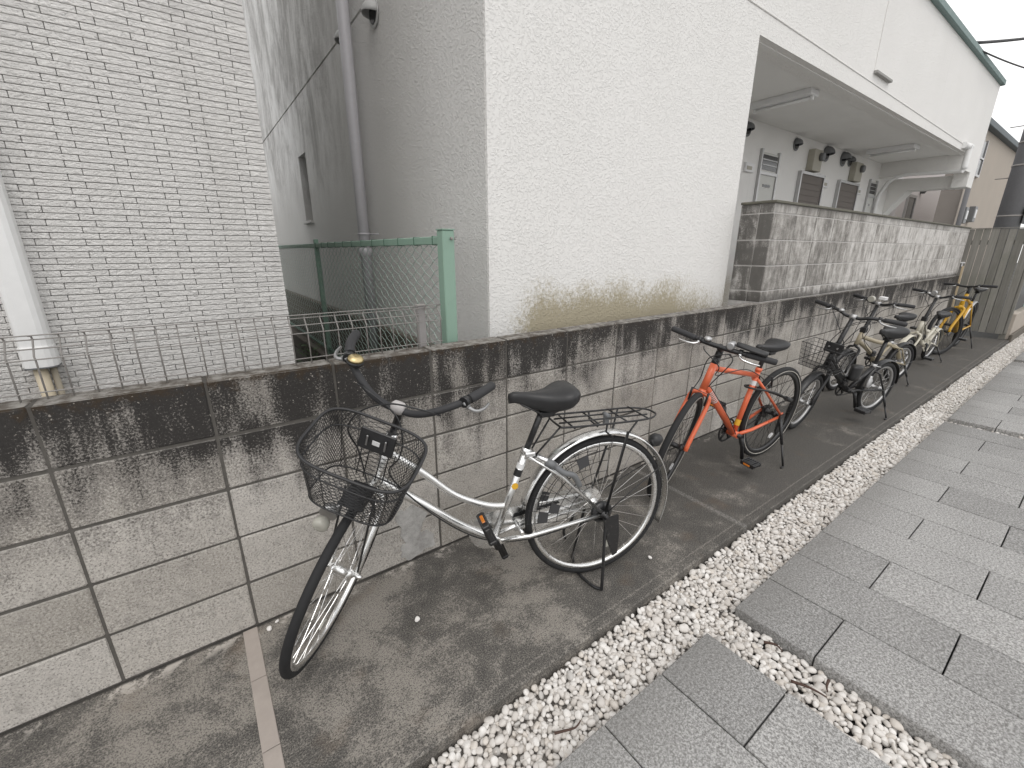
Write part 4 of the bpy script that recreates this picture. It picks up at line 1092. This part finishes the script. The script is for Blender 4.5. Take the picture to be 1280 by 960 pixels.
for yy in (-.045, -.02, .02, .045): q.tube([(bkx0 + .030, yy, .85), (bkx0 + .045, yy, .718)], .0022, 5)
q.tube([(bkx0 + .0, .0, .80), b.axis(.82)], .008, 6)
b.part('basket_bracket', q, M['black'], True, bko)
b.part('basket_bracket', MB().box(bkx0 + .06, bkx0 + .17, -.04, .04, .706, .7105, .002).tube([(bkx0 + .10, -.05, .710), (b.L, -.056, .36)], .004, 6).tube([(bkx0 + .10, .05, .710), (b.L, .056, .36)], .004, 6), M['black'], True, bko)
# cables: looping ahead of the bars
lf, rt = half[-16].copy(), half[-16].copy() * np.array((1, -1, 1))
b.cable([b.S(lf + np.array((.01, 0, -.02))), b.S(c0 + np.array((.045, .10, .060))), b.S(c0 + np.array((.055, .0, .045))), b.S(c0 + np.array((.065, -.085, -.02))), b.S(c0 + np.array((.085, -.105, -.09))), b.S(c0 + np.array((.08, -.06, -.17))), b.S(b.axis(.64) + np.array((.05, -.01, 0)))])
b.cable([b.S(rt + np.array((.01, 0, -.02))), b.S(c0 + np.array((.05, -.08, .060))), b.S(c0 + np.array((.055, .03, .010))), b.S(c0 + np.array((.075, .075, -.06))), b.S(c0 + np.array((.065, .075, -.15))), tuple(b.axis(.70) + np.array((-.02, .03, -.05))), (.70, .024, .455), (.52, .024, .31), (.33, .035, .272), (.08, .055, .315)])
# rear: mudguard, rack, light, dress guard, chain case, stand
rfn = b.fender(False, R(-172), R(-345) + 2 * math.pi, 'silver') if False else b.fender(False, R(14), R(204), 'silver', .027, .016)
q = MB()
for sg in (-1, 1): q.tube([(0, sg * .068, .334), (-.30, sg * .032, .50)], .0025, 6); q.tube([(0, sg * .068, .334), (-.095, sg * .05, .695)], .0042, 6)
b.part('stay', q, M['black'])
rk = MB(); RZ_ = .748
rk.tube(smooth_path([(.215, .045, RZ_ + .012), (.19, .070, RZ_ + .012), (.0, .074, RZ_ + .004), (-.17, .070, RZ_), (-.235, .035, RZ_ - .002), (-.245, 0, RZ_ - .002), (-.235, -.035, RZ_ - .002), (-.17, -.070, RZ_), (.0, -.074, RZ_ + .004), (.19, -.070, RZ_ + .012), (.215, -.045, RZ_ + .012)], 4, True), .0042, 6, closed=True)
for yy in (-.024, .024): rk.tube([(.205, yy, RZ_ + .013), (-.20, yy, RZ_)], .0035, 6)
for xx in (.16, .05, -.07, -.17): rk.tube([(xx, -.072, RZ_ + .004), (xx, .072, RZ_ + .004)], .0035, 6)
for sg in (-1, 1):
    rk.tube([(.21, sg * .05, RZ_ + .010), (.31, sg * .022, .63)], .004, 6)
    rk.tube([(.02, sg * .074, RZ_), (.02, sg * .068, RZ_ - .03), (-.02, sg * .06, RZ_ - .065)], .004, 6)
    rk.tube([(-.12, sg * .073, RZ_), (-.095, sg * .055, .69), (-.002, sg * .072, .34)], .0042, 6)
b.part('rear_rack', rk, M['black'])
b.part('rack_spring', MB().tube([(-.02, -.02, RZ_ + .01), (-.02, .02, RZ_ + .01)], .010, 8).box(-.03, -.01, -.008, .008, RZ_ - .03, RZ_ + .012), M['hood'])
tl = b.part('tail_light', MB().lathe((-.262, 0, .607), (-1, 0, .18), [(.012, -.012), (.027, .0), (.030, .020), (.018, .042), (.005, .048)], 16), M['vinyl'])
lk = MB().tube(smooth_path([(.235, .055, .60), (.20, .070, .57), (.15, .066, .545), (.12, .058, .49)], 4), .012, 8)
b.part('ring_lock', lk.tube([(.265, .05, .62), (.235, .060, .60)], .016, 8), M['hood'])
b.part('lock_plate', MB().tube([(.300, .030, .640), (.225, .058, .600)], .0115, 8), M['chrome'])
dg = MB(); hubp = np.array((0, .062, .334))
for sg in (-1, 1):
    y = sg * .058
    for k in range(10):
        a = R(96 - k * 10.5); p1 = (math.cos(a) * .342, y * .62, .334 + math.sin(a) * .342); p0 = (math.cos(a) * .15 + .02, y, .334 + math.sin(a) * .15)
        dg.tube([p0, p1], .0012, 4, smooth=False)
    for r_ in (.15, .20, .245, .29, .335):
        dg.tube([(math.cos(R(96 - t * 5.25)) * r_ + .02 * (1 - (r_ - .15) / .19), y * (1 - .38 * (r_ - .15) / .19), .334 + math.sin(R(96 - t * 5.25)) * r_) for t in range(19)], .0013, 4, smooth=False)
dgo = b.part('dress_guard', dg, M['black'])
gpm = plain('dark_guard_patch', (.045, .045, .047), .6)
for sg in (-1, 1):
    y = sg * .058
    for (ka, kb_, ra, rb) in ((7, 8, .20, .245), (8, 9, .245, .29), (2, 3, .245, .29)):
        P4 = []
        for k, r_ in ((ka, ra), (kb_, ra), (kb_, rb), (ka, rb)):
            a = R(96 - k * 10.5); tt = (r_ - .15) / .19; P4.append((math.cos(a) * r_ + .02 * (1 - tt), y * (1 - .38 * tt), .334 + math.sin(a) * r_))
        P4b = [(x, y_ + .0012, z) for x, y_, z in P4]
        b.part('guard_patch', MB().add(P4 + P4b, [(0, 1, 2, 3), (7, 6, 5, 4), (0, 4, 5, 1), (1, 5, 6, 2), (2, 6, 7, 3), (3, 7, 4, 0)]), gpm, parent=dgo)
cc = []
for a in np.linspace(R(-100), R(95), 14): cc.append((bb[0] + .088 * math.cos(a), bb[2] + .088 * math.sin(a)))
for a in np.linspace(R(90), R(262), 10): cc.append((-.005 + .045 * math.cos(a), .345 + .045 * math.sin(a)))
ch = b.part('chain_case', MB().prism(cc, (0, -.088, 0), (1, 0, 0), (0, 0, 1), (0, .034, 0)), M['silver'])
sl = [(.37, .325), (.36, .345), (.16, .362), (.15, .352)]
b.part('case_slot', MB().prism(sl, (0, -.0535, 0), (1, 0, 0), (0, 0, 1), (0, .0025, 0)), M['black'], parent=ch)
b.part('case_rib', MB().tube([(.36, -.052, .372), (.06, -.052, .372)], .006, 6).tube([(.36, -.052, .262), (.06, -.052, .305)], .006, 6), M['silver'], parent=ch)
b.part('drum_brake', MB().lathe((0, .030, .334), (0, 1, 0), [(.045, 0), (.048, .006), (.048, .020), (.030, .026)], 22).tube([(.0, .052, .334), (.10, .056, .312)], [.014, .008], 8), M['black'])
b.part('axle_nut', MB().lathe((0, .066, .334), (0, 1, 0), [(.018, 0), (.018, .006), (.009, .007), (.009, .026), (.005, .03)], 10), M['black'])
b.crank(bb, R(66), .165, 'black', .062, pedal_rot=R(70))
sdm = MB()
sdm.tube(smooth_path([(.0, .080, .328), (.010, .098, .22), (.026, .128, .03), (.032, .124, .009), (.055, .090, .008), (.075, .0, .008), (.055, -.090, .008), (.032, -.124, .009), (.026, -.128, .03), (.010, -.098, .22), (.0, -.080, .328)], 5), .0068, 8)
b.part('kickstand', sdm, M['black'])
b.part('stand_lever', MB().prism([(-.035, .0), (.035, -.01), (.012, -.11), (-.02, -.20), (-.042, -.19), (-.045, -.1)], (-.02, .082, .335), (1, 0, 0), (0, 0, 1), (0, .010, 0)), M['black'])
b.part('stand_hook', MB().tube(smooth_path([(.075, -.06, .30), (.08, -.07, .24), (.115, -.075, .19), (.105, -.075, .14)], 4), .006, 6), M['black'])

# ---- generic diamond/minivelo extras
def side_stand(b, top, foot, mat='black'):
    t, f = np.array(top, float), np.array(foot, float)
    le = -math.asin(b.root.matrix_world[1][2] * math.cos(b.yaw) - b.root.matrix_world[0][2] * math.sin(b.yaw)) if False else b.lean
    f[2] = .008 + math.tan(-le) * f[1]; m = t * .45 + f * .55
    b.part('kickstand', MB().tube([t, m], [.011, .009], 8).tube([m, f], .0065, 8).tube([f, f + np.array((.03, .004, .0))], [.007, .006], 6), M[mat])

# ---- 2. orange hybrid
b = Bike('bicycle', 'orange flat-bar bicycle with black wheels parked behind the silver one', 3.520, -.420, 175.0, 1.0, .334, .334, 71, .045, 22, lean=R(-5.8))
hub = np.array((0, 0, .332)); bb = np.array((.405, 0, .268)); stp = np.array((.312, 0, .700))
fr = MB(); fr.tube([bb, stp], .0165, 12)
t0, t1 = b.axis(.655), b.axis(.800)
fr.tube([np.array((.322, 0, .660)), b.axis(.775)], .0155, 12); fr.tube([bb, b.axis(.682)], .0205, 12); fr.tube([t0, t1], .0205, 14)
fr.lathe(bb - np.array((0, .036, 0)), (0, 1, 0), [(.022, 0), (.022, .072)], 14)
for sg in (-1, 1):
    fr.tube([bb + np.array((-.015, sg * .022, 0)), (.28, sg * .042, .284), (.0, sg * .064, .334)], [.0125, .0115, .0095], 8)
    fr.tube([np.array((.326, sg * .014, .640)), (.235, sg * .036, .555), (.0, sg * .064, .345)], [.0095, .0085, .0085], 8)
    fr.box(-.022, .014, sg * .064 - .004, sg * .064 + .004, .315, .360, .003)
frame = b.part('frame', fr, M['orange'])
sdir = (stp - bb) / np.linalg.norm(stp - bb); dd_ = (b.axis(.682) - bb); dl = np.linalg.norm(dd_); dd_ /= dl
b.part('sticker', MB().tube([bb + sdir * .06, bb + sdir * .10], .0172, 14, caps=False), M['sticker'], parent=frame)
b.part('sticker', MB().tube([bb + sdir * .335, bb + sdir * .365], .0171, 14, caps=False), M['whites'], parent=frame)
q = MB()
for k in range(7): q.tube([bb + dd_ * (dl * .70 + k * .017), bb + dd_ * (dl * .70 + k * .017 + .009)], .0209, 14, caps=False)
b.part('lettering', q, M['whites'], parent=frame)
b.part('seat_clamp', MB().tube([stp - sdir * .015, stp + sdir * .008], .020, 12), M['orange'], parent=frame)
b.part('seat_post', MB().tube([stp, (.285, 0, .815)], .0135, 12), M['black'])
b.saddle(.245, .868, .275, .080, .050, tilt=.02)
for f_ in (False, True):
    w = b.wheel(f_, .0175, 'black', 'black', 32, True, rim_h=.026); b.reflector(w, f_, -2.0, 'whites', .018)
fk = MB(); cr = b.axis(.63)
for sg in (-1, 1):
    fk.tube(smooth_path([cr + np.array((0, sg * .010, .005)), cr + np.array((.004, sg * .045, -.008)), cr + np.array((.022, sg * .056, -.06)), (b.L - .010, sg * .056, .38), (b.L, sg * .056, .332)], 5), .0125, 10)
fk.tube([b.axis(.61), b.axis(.655)], .02, 12)
fko = b.part('fork', fk, M['orange'], True)
q = MB()
for sg in (-1, 1): q.tube([cr + np.array((.045, sg * .045, -.045)), cr + np.array((.050, sg * .046, .035))], .0065, 8)
q.tube([cr + np.array((.050, -.046, .035)), cr + np.array((.055, .046, .03))], .002, 5)
b.part('brake_caliper', q, M['black'], True)
b.part('head_cone', MB().tube([b.axis(.798), b.axis(.835)], .020, 14), M['black'], True)
stm = b.part('stem', MB().tube([b.axis(.83), b.axis(.89)], .019, 12).tube([b.axis(.875), b.axis(.893) + np.array((.065, 0, .02))], .017, 10), M['black'], True)
c0 = b.axis(.893) + np.array((.07, 0, .02))
hb, half = b.bars([c0, c0 + np.array((0, .06, .0)), c0 + np.array((-.008, .15, .004)), c0 + np.array((-.030, .275, .006))], .0135, 'black', .13, .0165, 'chrome')
b.part('bell', MB().lathe(c0 + np.array((.0, -.07, .012)), (0, 0, 1), [(.018, 0), (.021, .008), (.018, .018), (.006, .024)], 14), M['alu'], True, hb)
b.part('lamp', MB().lathe(c0 + np.array((-.01, .052, .026)), (1, 0, 0), [(.016, -.035), (.020, -.01), (.021, .028), (.016, .034)], 14), M['alu'], True, hb)
pd = MB(); rings = []
for i in range(10):
    t = i / 9; hw = .018 + .022 * math.sin(math.pi * min(1, t * .75 + .1)); ring = []
    for k in range(12):
        a = 2 * math.pi * k / 12; ring.append(c0 + np.array((-.012 + hw * .9 * math.cos(a), .075 + .155 * t, .040 - .005 * t + .013 * math.sin(a))))
    rings.append(ring)
b.part('handlebar_pad', pd.loft(rings), M['vinyl'], True, hb)
lf, rt = half[7].copy(), half[7].copy() * np.array((1, -1, 1))
b.cable([b.S(lf + np.array((.02, 0, -.02))), b.S(c0 + np.array((.05, .06, -.01))), b.S(c0 + np.array((.06, -.02, -.06))), b.S(b.axis(.72) + np.array((.045, -.03, 0))), b.S(cr + np.array((.05, -.04, .03)))])
b.cable([b.S(rt + np.array((.02, 0, -.02))), b.S(c0 + np.array((.06, -.05, -.03))), b.S(c0 + np.array((.05, .04, -.09))), tuple(b.axis(.74) + np.array((-.02, .03, .0))), (.52, .022, .735), (.34, .022, .672), (.25, .02, .62)])
b.cable([b.S(lf + np.array((.01, -.02, -.02))), b.S(c0 + np.array((.03, .09, -.05))), tuple(b.axis(.70) + np.array((.03, .045, .0))), tuple(b.axis(.66) + np.array((-.03, .035, .0))), (.55, .028, .42), (.40, .028, .25)])
b.part('rear_brake', MB().tube([(.185, .04, .58), (.215, .046, .65)], .0065, 8).tube([(.185, -.04, .58), (.215, -.046, .65)], .0065, 8).tube([(.215, .046, .65), (.218, -.046, .645)], .002, 5).box(.170, .202, .028, .040, .565, .585, .003), M['black'])
q = MB().tube(smooth_path([(.02, .075, .475), (.10, .062, .515), (.24, .055, .56), (.36, .03, .585), (.375, -.02, .586), (.30, -.05, .57), (.16, -.055, .53), (.06, -.05, .49), (.02, .0, .478), (.02, .075, .475)], 5), .0065, 8)
ca = b.part('cable_lock', q, M['vinyl']); b.part('lock_body', MB().tube([(.035, .078, .482), (-.035, .080, .455)], .015, 10), M['vinyl'], parent=ca)
b.crank(bb, R(-106), .17, 'black', .062, .080, -.047, 'black', True, 0.0)
b.part('crank_boss', MB().lathe(bb - np.array((0, .058, 0)), (0, -1, 0), [(.040, 0), (.040, .004)], 16), M['alu'])
b.chain(bb, .082, hub, .038, -.047)
q = MB()
for k, r_ in enumerate((.050, .044, .038, .032, .027)): q.lathe(hub - np.array((0, .032 + k * .004, 0)), (0, -1, 0), [(r_, 0), (r_, .0022)], 22)
b.part('cassette', q, M['black'])
b.part('derailleur', MB().tube([(-.005, -.062, .315), (.01, -.066, .265), (.03, -.062, .20)], [.010, .012, .008], 8).lathe((.03, -.056, .195), (0, -1, 0), [(.02, 0), (.02, .008)], 12).lathe((.012, -.056, .262), (0, -1, 0), [(.02, 0), (.02, .008)], 12), M['black'])
side_stand(b, (.005, .068, .332), (.055, .200, .008))
b.part('stand_mount', MB().prism([(-.025, .02), (.03, .015), (.035, -.10), (.01, -.13), (-.012, -.10)], (0, .070, .332), (1, 0, 0), (0, 0, 1), (0, .012, 0)), M['black'])

# ---- small-wheel bicycles
def wire_basket(b, x0, x1, hw, z0, z1, mat='black', taper=.82, nx=9, nz=6, r=.0015, plate=True):
    q = MB()
    def P(u, v):   # u round 0..4 sides
        s = taper + (1 - taper) * v; cx = (x0 + x1) / 2; hx = (x1 - x0) / 2 * s; hy = hw * s; z = z0 + (z1 - z0) * v
        k = int(u) % 4; t = u - int(u)
        c = [(-1, -1), (1, -1), (1, 1), (-1, 1)]; a, d = c[k], c[(k + 1) % 4]
        return (cx + hx * (a[0] + (d[0] - a[0]) * t), hy * (a[1] + (d[1] - a[1]) * t), z)
    for j in range(nz + 1): q.tube([P(u, j / nz) for u in np.arange(0, 4, .25)], r * (1.8 if j in (0, nz) else 1), 5, closed=True)
    for i in range(4 * nx): q.tube([P(i / nx, 0), P(i / nx, 1)], r, 4, smooth=False)
    for i in range(nx + 1):
        a, c = P(0 + i / nx * .999, 0), P(2 + (1 - i / nx) * .999, 0); q.tube([a, c], r, 4, smooth=False)
        a, c = P(1 + i / nx * .999, 0), P(3 + (1 - i / nx) * .999, 0); q.tube([a, c], r, 4, smooth=False)
    k = b.part('basket', q, M[mat], True)
    if plate:
        b.part('basket_plate', MB().box(x0 + .004, x0 + .014, -.06, .06, z1 - .075, z1 + .005, .003), M['vinyl'], True, k)
        b.part('plate_bolt', MB().lathe((x0 + .0145, .03, z1 - .03), (1, 0, 0), [(.007, 0), (.007, .005)], 10).lathe((x0 + .0145, -.03, z1 - .03), (1, 0, 0), [(.007, 0), (.007, .005)], 10), M['alu'], True, k)
    return k

def folder(name, label, x, y, yaw, L, r, steer, colr, seat, bar_z, basket, fender_mat, main_pts, bar_rise, rim='alu', spokes='chrome', mag=False, stand=True, rear_only_fender=False, seat_lean=.10, sadd=(.25, .095, .075), bar_w=.27, lean=0.0, crank_a=-60, tube_r=.02, stem_lean=None, stem_mat='black'):
    b = Bike(name, label, x, y, yaw, L, r, r, 72, .035, steer, lean)
    bb = np.array((.42, 0, .275)); hub = np.array((0, 0, r))
    fr = MB()
    for seg_ in main_pts(b, bb): fr.tube(smooth_path(seg_, 5) if len(seg_) > 2 else seg_, tube_r if len(seg_) > 1 else .02, 12)
    fr.lathe(bb - np.array((0, .036, 0)), (0, 1, 0), [(.023, 0), (.023, .072)], 14)
    hz0 = 2 * r + .06; fr.tube([b.axis(hz0), b.axis(hz0 + .13)], .021, 14)
    sp0 = np.array((seat[0] + (seat[1] - .46) * seat_lean * 1.6, 0, .46))
    fr.tube([bb, sp0], .0175, 12)
    for sg in (-1, 1):
        fr.tube([bb + np.array((-.015, sg * .022, 0)), (.20, sg * .045, .262), (.0, sg * .062, r)], .0095, 8)
        fr.tube([sp0 + np.array((0, sg * .014, -.03)), (.12, sg * .045, .40), (.0, sg * .062, r)], .008, 8)
    b.part('frame', fr, M[colr])
    b.part('hinge', MB().box(.50, .56, -.032, .032, .34, .40, .006), M['black'])
    b.part('seat_post', MB().tube([sp0 - np.array((0, 0, .03)), (seat[0] + .01, 0, seat[1] - sadd[2] - .01)], .0150, 12), M['black'])
    b.part('seat_clamp', MB().tube([sp0 + np.array((-.001, 0, -.01)), sp0 + np.array((-.003, 0, .025))], .0215, 12).tube([sp0 + np.array((0, .02, .008)), sp0 + np.array((-.05, .03, .0))], .005, 6), M['alu'])
    b.saddle(seat[0], seat[1], *sadd)
    for f_ in (False, True):
        b.wheel(f_, .022, rim, spokes, 28, False, mag=mag, rim_h=.018)
    fk = MB(); cr = b.axis(2 * r + .035)
    for sg in (-1, 1): fk.tube(smooth_path([cr + np.array((0, sg * .012, .005)), cr + np.array((.003, sg * .045, -.008)), cr + np.array((.012, sg * .055, -.05)), (b.L - .008, sg * .055, r + .06), (b.L, sg * .055, r)], 5), .0115, 10)
    fk.tube([cr, b.axis(hz0 + .01)], .019, 12)
    b.part('fork', fk, M[colr if colr != 'sand' else 'black'], True)
    b.fender(True, R(40 if rear_only_fender else 30), R(170), fender_mat, .028, .012)
    b.fender(False, R(-5), R(178), fender_mat, .028, .012)
    q = MB()
    for sg in (-1, 1): q.tube([(0, sg * .066, r), (-(r + .01), sg * .03, r + .02)], .0025, 5)
    b.part('stay', q, M['black'])
    top = b.axis(bar_z) + np.array((stem_lean or 0.0, 0, 0))
    b.part('stem', MB().tube([b.axis(hz0 + .12), b.axis(hz0 + .19), top], [.022, .017, .0155], 12), M[stem_mat], True)
    b.part('stem_hinge', MB().box(-.028, .028, -.026, .026, -.028, .028, .006).xf(lambda V: V + b.axis(hz0 + .15)), M['black'], True)
    hb, half = b.bars([top, top + np.array((0, .05, .0)), top + np.array((-.005, .11, bar_rise)), top + np.array((-.035, bar_w * .72, bar_rise + .008)), top + np.array((-.075, bar_w, bar_rise + .006))], .0125, 'black', .125, .0170, 'alu')
    b.part('stem_clamp', MB().lathe(top + np.array((0, -.022, 0)), (0, 1, 0), [(.021, 0), (.021, .044)], 12), M['alu'], True, hb)
    b.part('bell', MB().lathe(top + np.array((0, -.09, .018)), (0, 0, 1), [(.016, 0), (.020, .008), (.016, .018), (.005, .023)], 12), M['alu'], True, hb)
    lf, rt = half[14].copy(), half[14].copy() * np.array((1, -1, 1))
    b.cable([b.S(lf + np.array((.02, 0, -.02))), b.S(top + np.array((.11, .05, -.02))), b.S(top + np.array((.15, -.03, -.18))), b.S(b.axis(hz0 + .02) + np.array((.06, -.03, 0)))])
    b.cable([b.S(rt + np.array((.02, 0, -.02))), b.S(top + np.array((.12, -.06, -.03))), b.S(top + np.array((.13, .06, -.20))), tuple(b.axis(hz0 + .05) + np.array((-.02, .04, .0))), (.55, .03, .36), (.36, .03, .28), (.1, .05, .26)])
    b.cable([b.S(lf + np.array((.01, .01, -.02))), b.S(top + np.array((.16, .10, -.05))), b.S(top + np.array((.17, .04, -.25))), tuple(b.axis(hz0 + .06) + np.array((.0, .05, .0))), (.52, .035, .37)])
    b.crank(bb, R(crank_a), .16, 'black', .060, .072, -.046, 'black', False)
    b.chain(bb, .075, hub, .033, -.046)
    b.part('sprocket', MB().lathe(hub - np.array((0, .036, 0)), (0, -1, 0), [(.045, 0), (.045, .003), (.036, .0032), (.036, .010), (.028, .011), (.028, .018)], 20), M['black'])
    if stand: side_stand(b, (.0, .066, r - .01), (.05, .185, .008))
    if basket: wire_basket(b, *basket)
    return b, bb

# 3. black folding bicycle
def mp_black(b, bb): return [[b.axis(.615), (.62, 0, .44), (.50, 0, .40), (.36, 0, .44)], [b.axis(.575), (.60, 0, .40), bb]]
b, bb = folder('bicycle', 'black folding bicycle with wire basket and tall stem parked behind the orange one', 5.205, -.570, 167, .97, .242, 13, 'black', (.115, .800), .925, (.832, 1.055, .150, .545, .725), 'black', mp_black, .022, mag=False, crank_a=-115, sadd=(.27, .105, .085), bar_w=.30, lean=R(-7))
b.part('bag', MB().loft([[(.50 + .055 * math.cos(t), .05 + .035 * math.sin(t) * 1.0, z + .0) for t in np.linspace(0, 6.283, 13)[:-1]] for z in (.40, .43, .50, .52)]), M['vinyl'])
b.part('bottle', MB().lathe((.27, .055, .30), (-.1, 0, 1), [(.022, 0), (.024, .01), (.024, .07), (.012, .09), (.012, .105)], 14), M['alu'])
bt = wire_basket(b, .42, .72, .10, .43, .525, 'black', .95, 8, 4, .0018, False) if False else None
# 4. sand-coloured mini bicycle by the wall
def mp_sand(b, bb): return [[b.axis(.575), (.52, 0, .50), (.30, 0, .455), (.14, 0, .40), (.02, 0, .27)], [b.axis(.53), (.58, 0, .40), bb]]
b, bb = folder('bicycle', 'sand-coloured small-wheel bicycle squeezed between the black one and the wall', 6.63, -.40, 164, .95, .215, 8, 'sand', (.21, .775), .90, None, 'black', mp_sand, .02, rim='alu', crank_a=10, sadd=(.25, .09, .065), tube_r=.022, bar_w=.26, lean=R(-5))
b.part('headlight', MB().lathe((b.L - .10, 0, .96), (1, 0, 0), [(.016, -.03), (.028, -.01), (.030, .02), (.026, .026)], 14), M['lamp'], True)
b.part('phone_mount', MB().box(b.L - .23, b.L - .17, .02, .075, .955, .985, .004), M['whites'], True)
# 5. white folding bicycle
def mp_white(b, bb): return [[b.axis(.60), (.56, 0, .47), (.42, 0, .43)], [b.axis(.56), (.60, 0, .39), (.46, 0, .28), bb], [(.42, 0, .45), (.40, 0, .30), bb]]
b, bb = folder('bicycle', 'white folding bicycle with pale mudguard in front of the yellow bicycle', 8.30, -.330, 176, .93, .206, -4, 'ivory', (.16, .66), .885, None, 'ivory', mp_white, .03, rim='alu', crank_a=-80, sadd=(.26, .085, .06), bar_w=.27, tube_r=.021, lean=R(-8))
b.part('headlight', MB().lathe((b.L - .14, 0, .94), (1, 0, 0), [(.014, -.03), (.024, -.01), (.026, .02), (.022, .026)], 14), M['alu'], True)
b.part('frame_lock', MB().tube(smooth_path([(.42, .05, .34), (.36, .06, .30), (.34, .06, .22), (.42, .06, .18), (.50, .05, .24)], 5), .008, 8), M['ivory'])
# 6. yellow bicycle
b = Bike('bicycle', 'yellow bicycle with large wheels parked last by the board fence', 9.82, -.365, 178.5, 1.0, .334, .334, 71, .045, -21, lean=R(-7))
hub = np.array((0, 0, .334)); bb = np.array((.42, 0, .27)); stp = np.array((.25, 0, .70))
fr = MB(); fr.tube([bb, stp], .018, 12); fr.tube([(.262, 0, .67), b.axis(.80)], .017, 12); fr.tube([bb, b.axis(.72)], .027, 12); fr.tube([b.axis(.69), b.axis(.84)], .023, 14)
for sg in (-1, 1):
    fr.tube([bb + np.array((-.015, sg * .022, 0)), (.0, sg * .064, .334)], .012, 8); fr.tube([(.255, sg * .014, .665), (.0, sg * .064, .345)], .009, 8)
frame = b.part('frame', fr, M['yellow'])
for f_ in (False, True): b.wheel(f_, .019, 'black', 'black', 32, False, rim_h=.02)
fk = MB(); cr = b.axis(.66)
for sg in (-1, 1): fk.tube(smooth_path([cr + np.array((0, sg * .012, .005)), cr + np.array((.004, sg * .050, -.008)), cr + np.array((.022, sg * .060, -.06)), (b.L - .010, sg * .060, .40), (b.L, sg * .060, .334)], 5), .0165, 10)
fk.tube([b.axis(.64), b.axis(.69)], .022, 12)
b.part('fork', fk, M['yellow'], True)
b.part('seat_post', MB().tube([stp, (.19, 0, .86)], .0135, 12), M['black']); b.saddle(.17, .905, .265, .085, .055)
b.part('stem', MB().tube([b.axis(.83), b.axis(.93)], .017, 12).tube([b.axis(.91), b.axis(.92) + np.array((.06, 0, .02))], .016, 10), M['black'], True)
c0 = b.axis(.92) + np.array((.065, 0, .02))
hb, half = b.bars([c0, c0 + np.array((0, .06, .005)), c0 + np.array((-.008, .15, .02)), c0 + np.array((-.035, .29, .02))], .0135, 'black', .13, .0170, 'alu')
b.fender(False, R(20), R(150), 'alu', .026, .014)
b.crank(bb, R(-20), .17, 'black', .062, .085, -.047, 'alu', False); b.chain(bb, .086, hub, .036, -.047)
b.part('cassette', MB().lathe(hub - np.array((0, .034, 0)), (0, -1, 0), [(.048, 0), (.048, .004), (.036, .0045), (.036, .016)], 20), M['black'])
b.cable([b.S(half[7]), b.S(c0 + np.array((.08, .05, -.04))), b.S(c0 + np.array((.06, -.04, -.12))), b.S(cr + np.array((.05, -.03, .03)))])
side_stand(b, (.005, .068, .325), (.05, .200, .008))
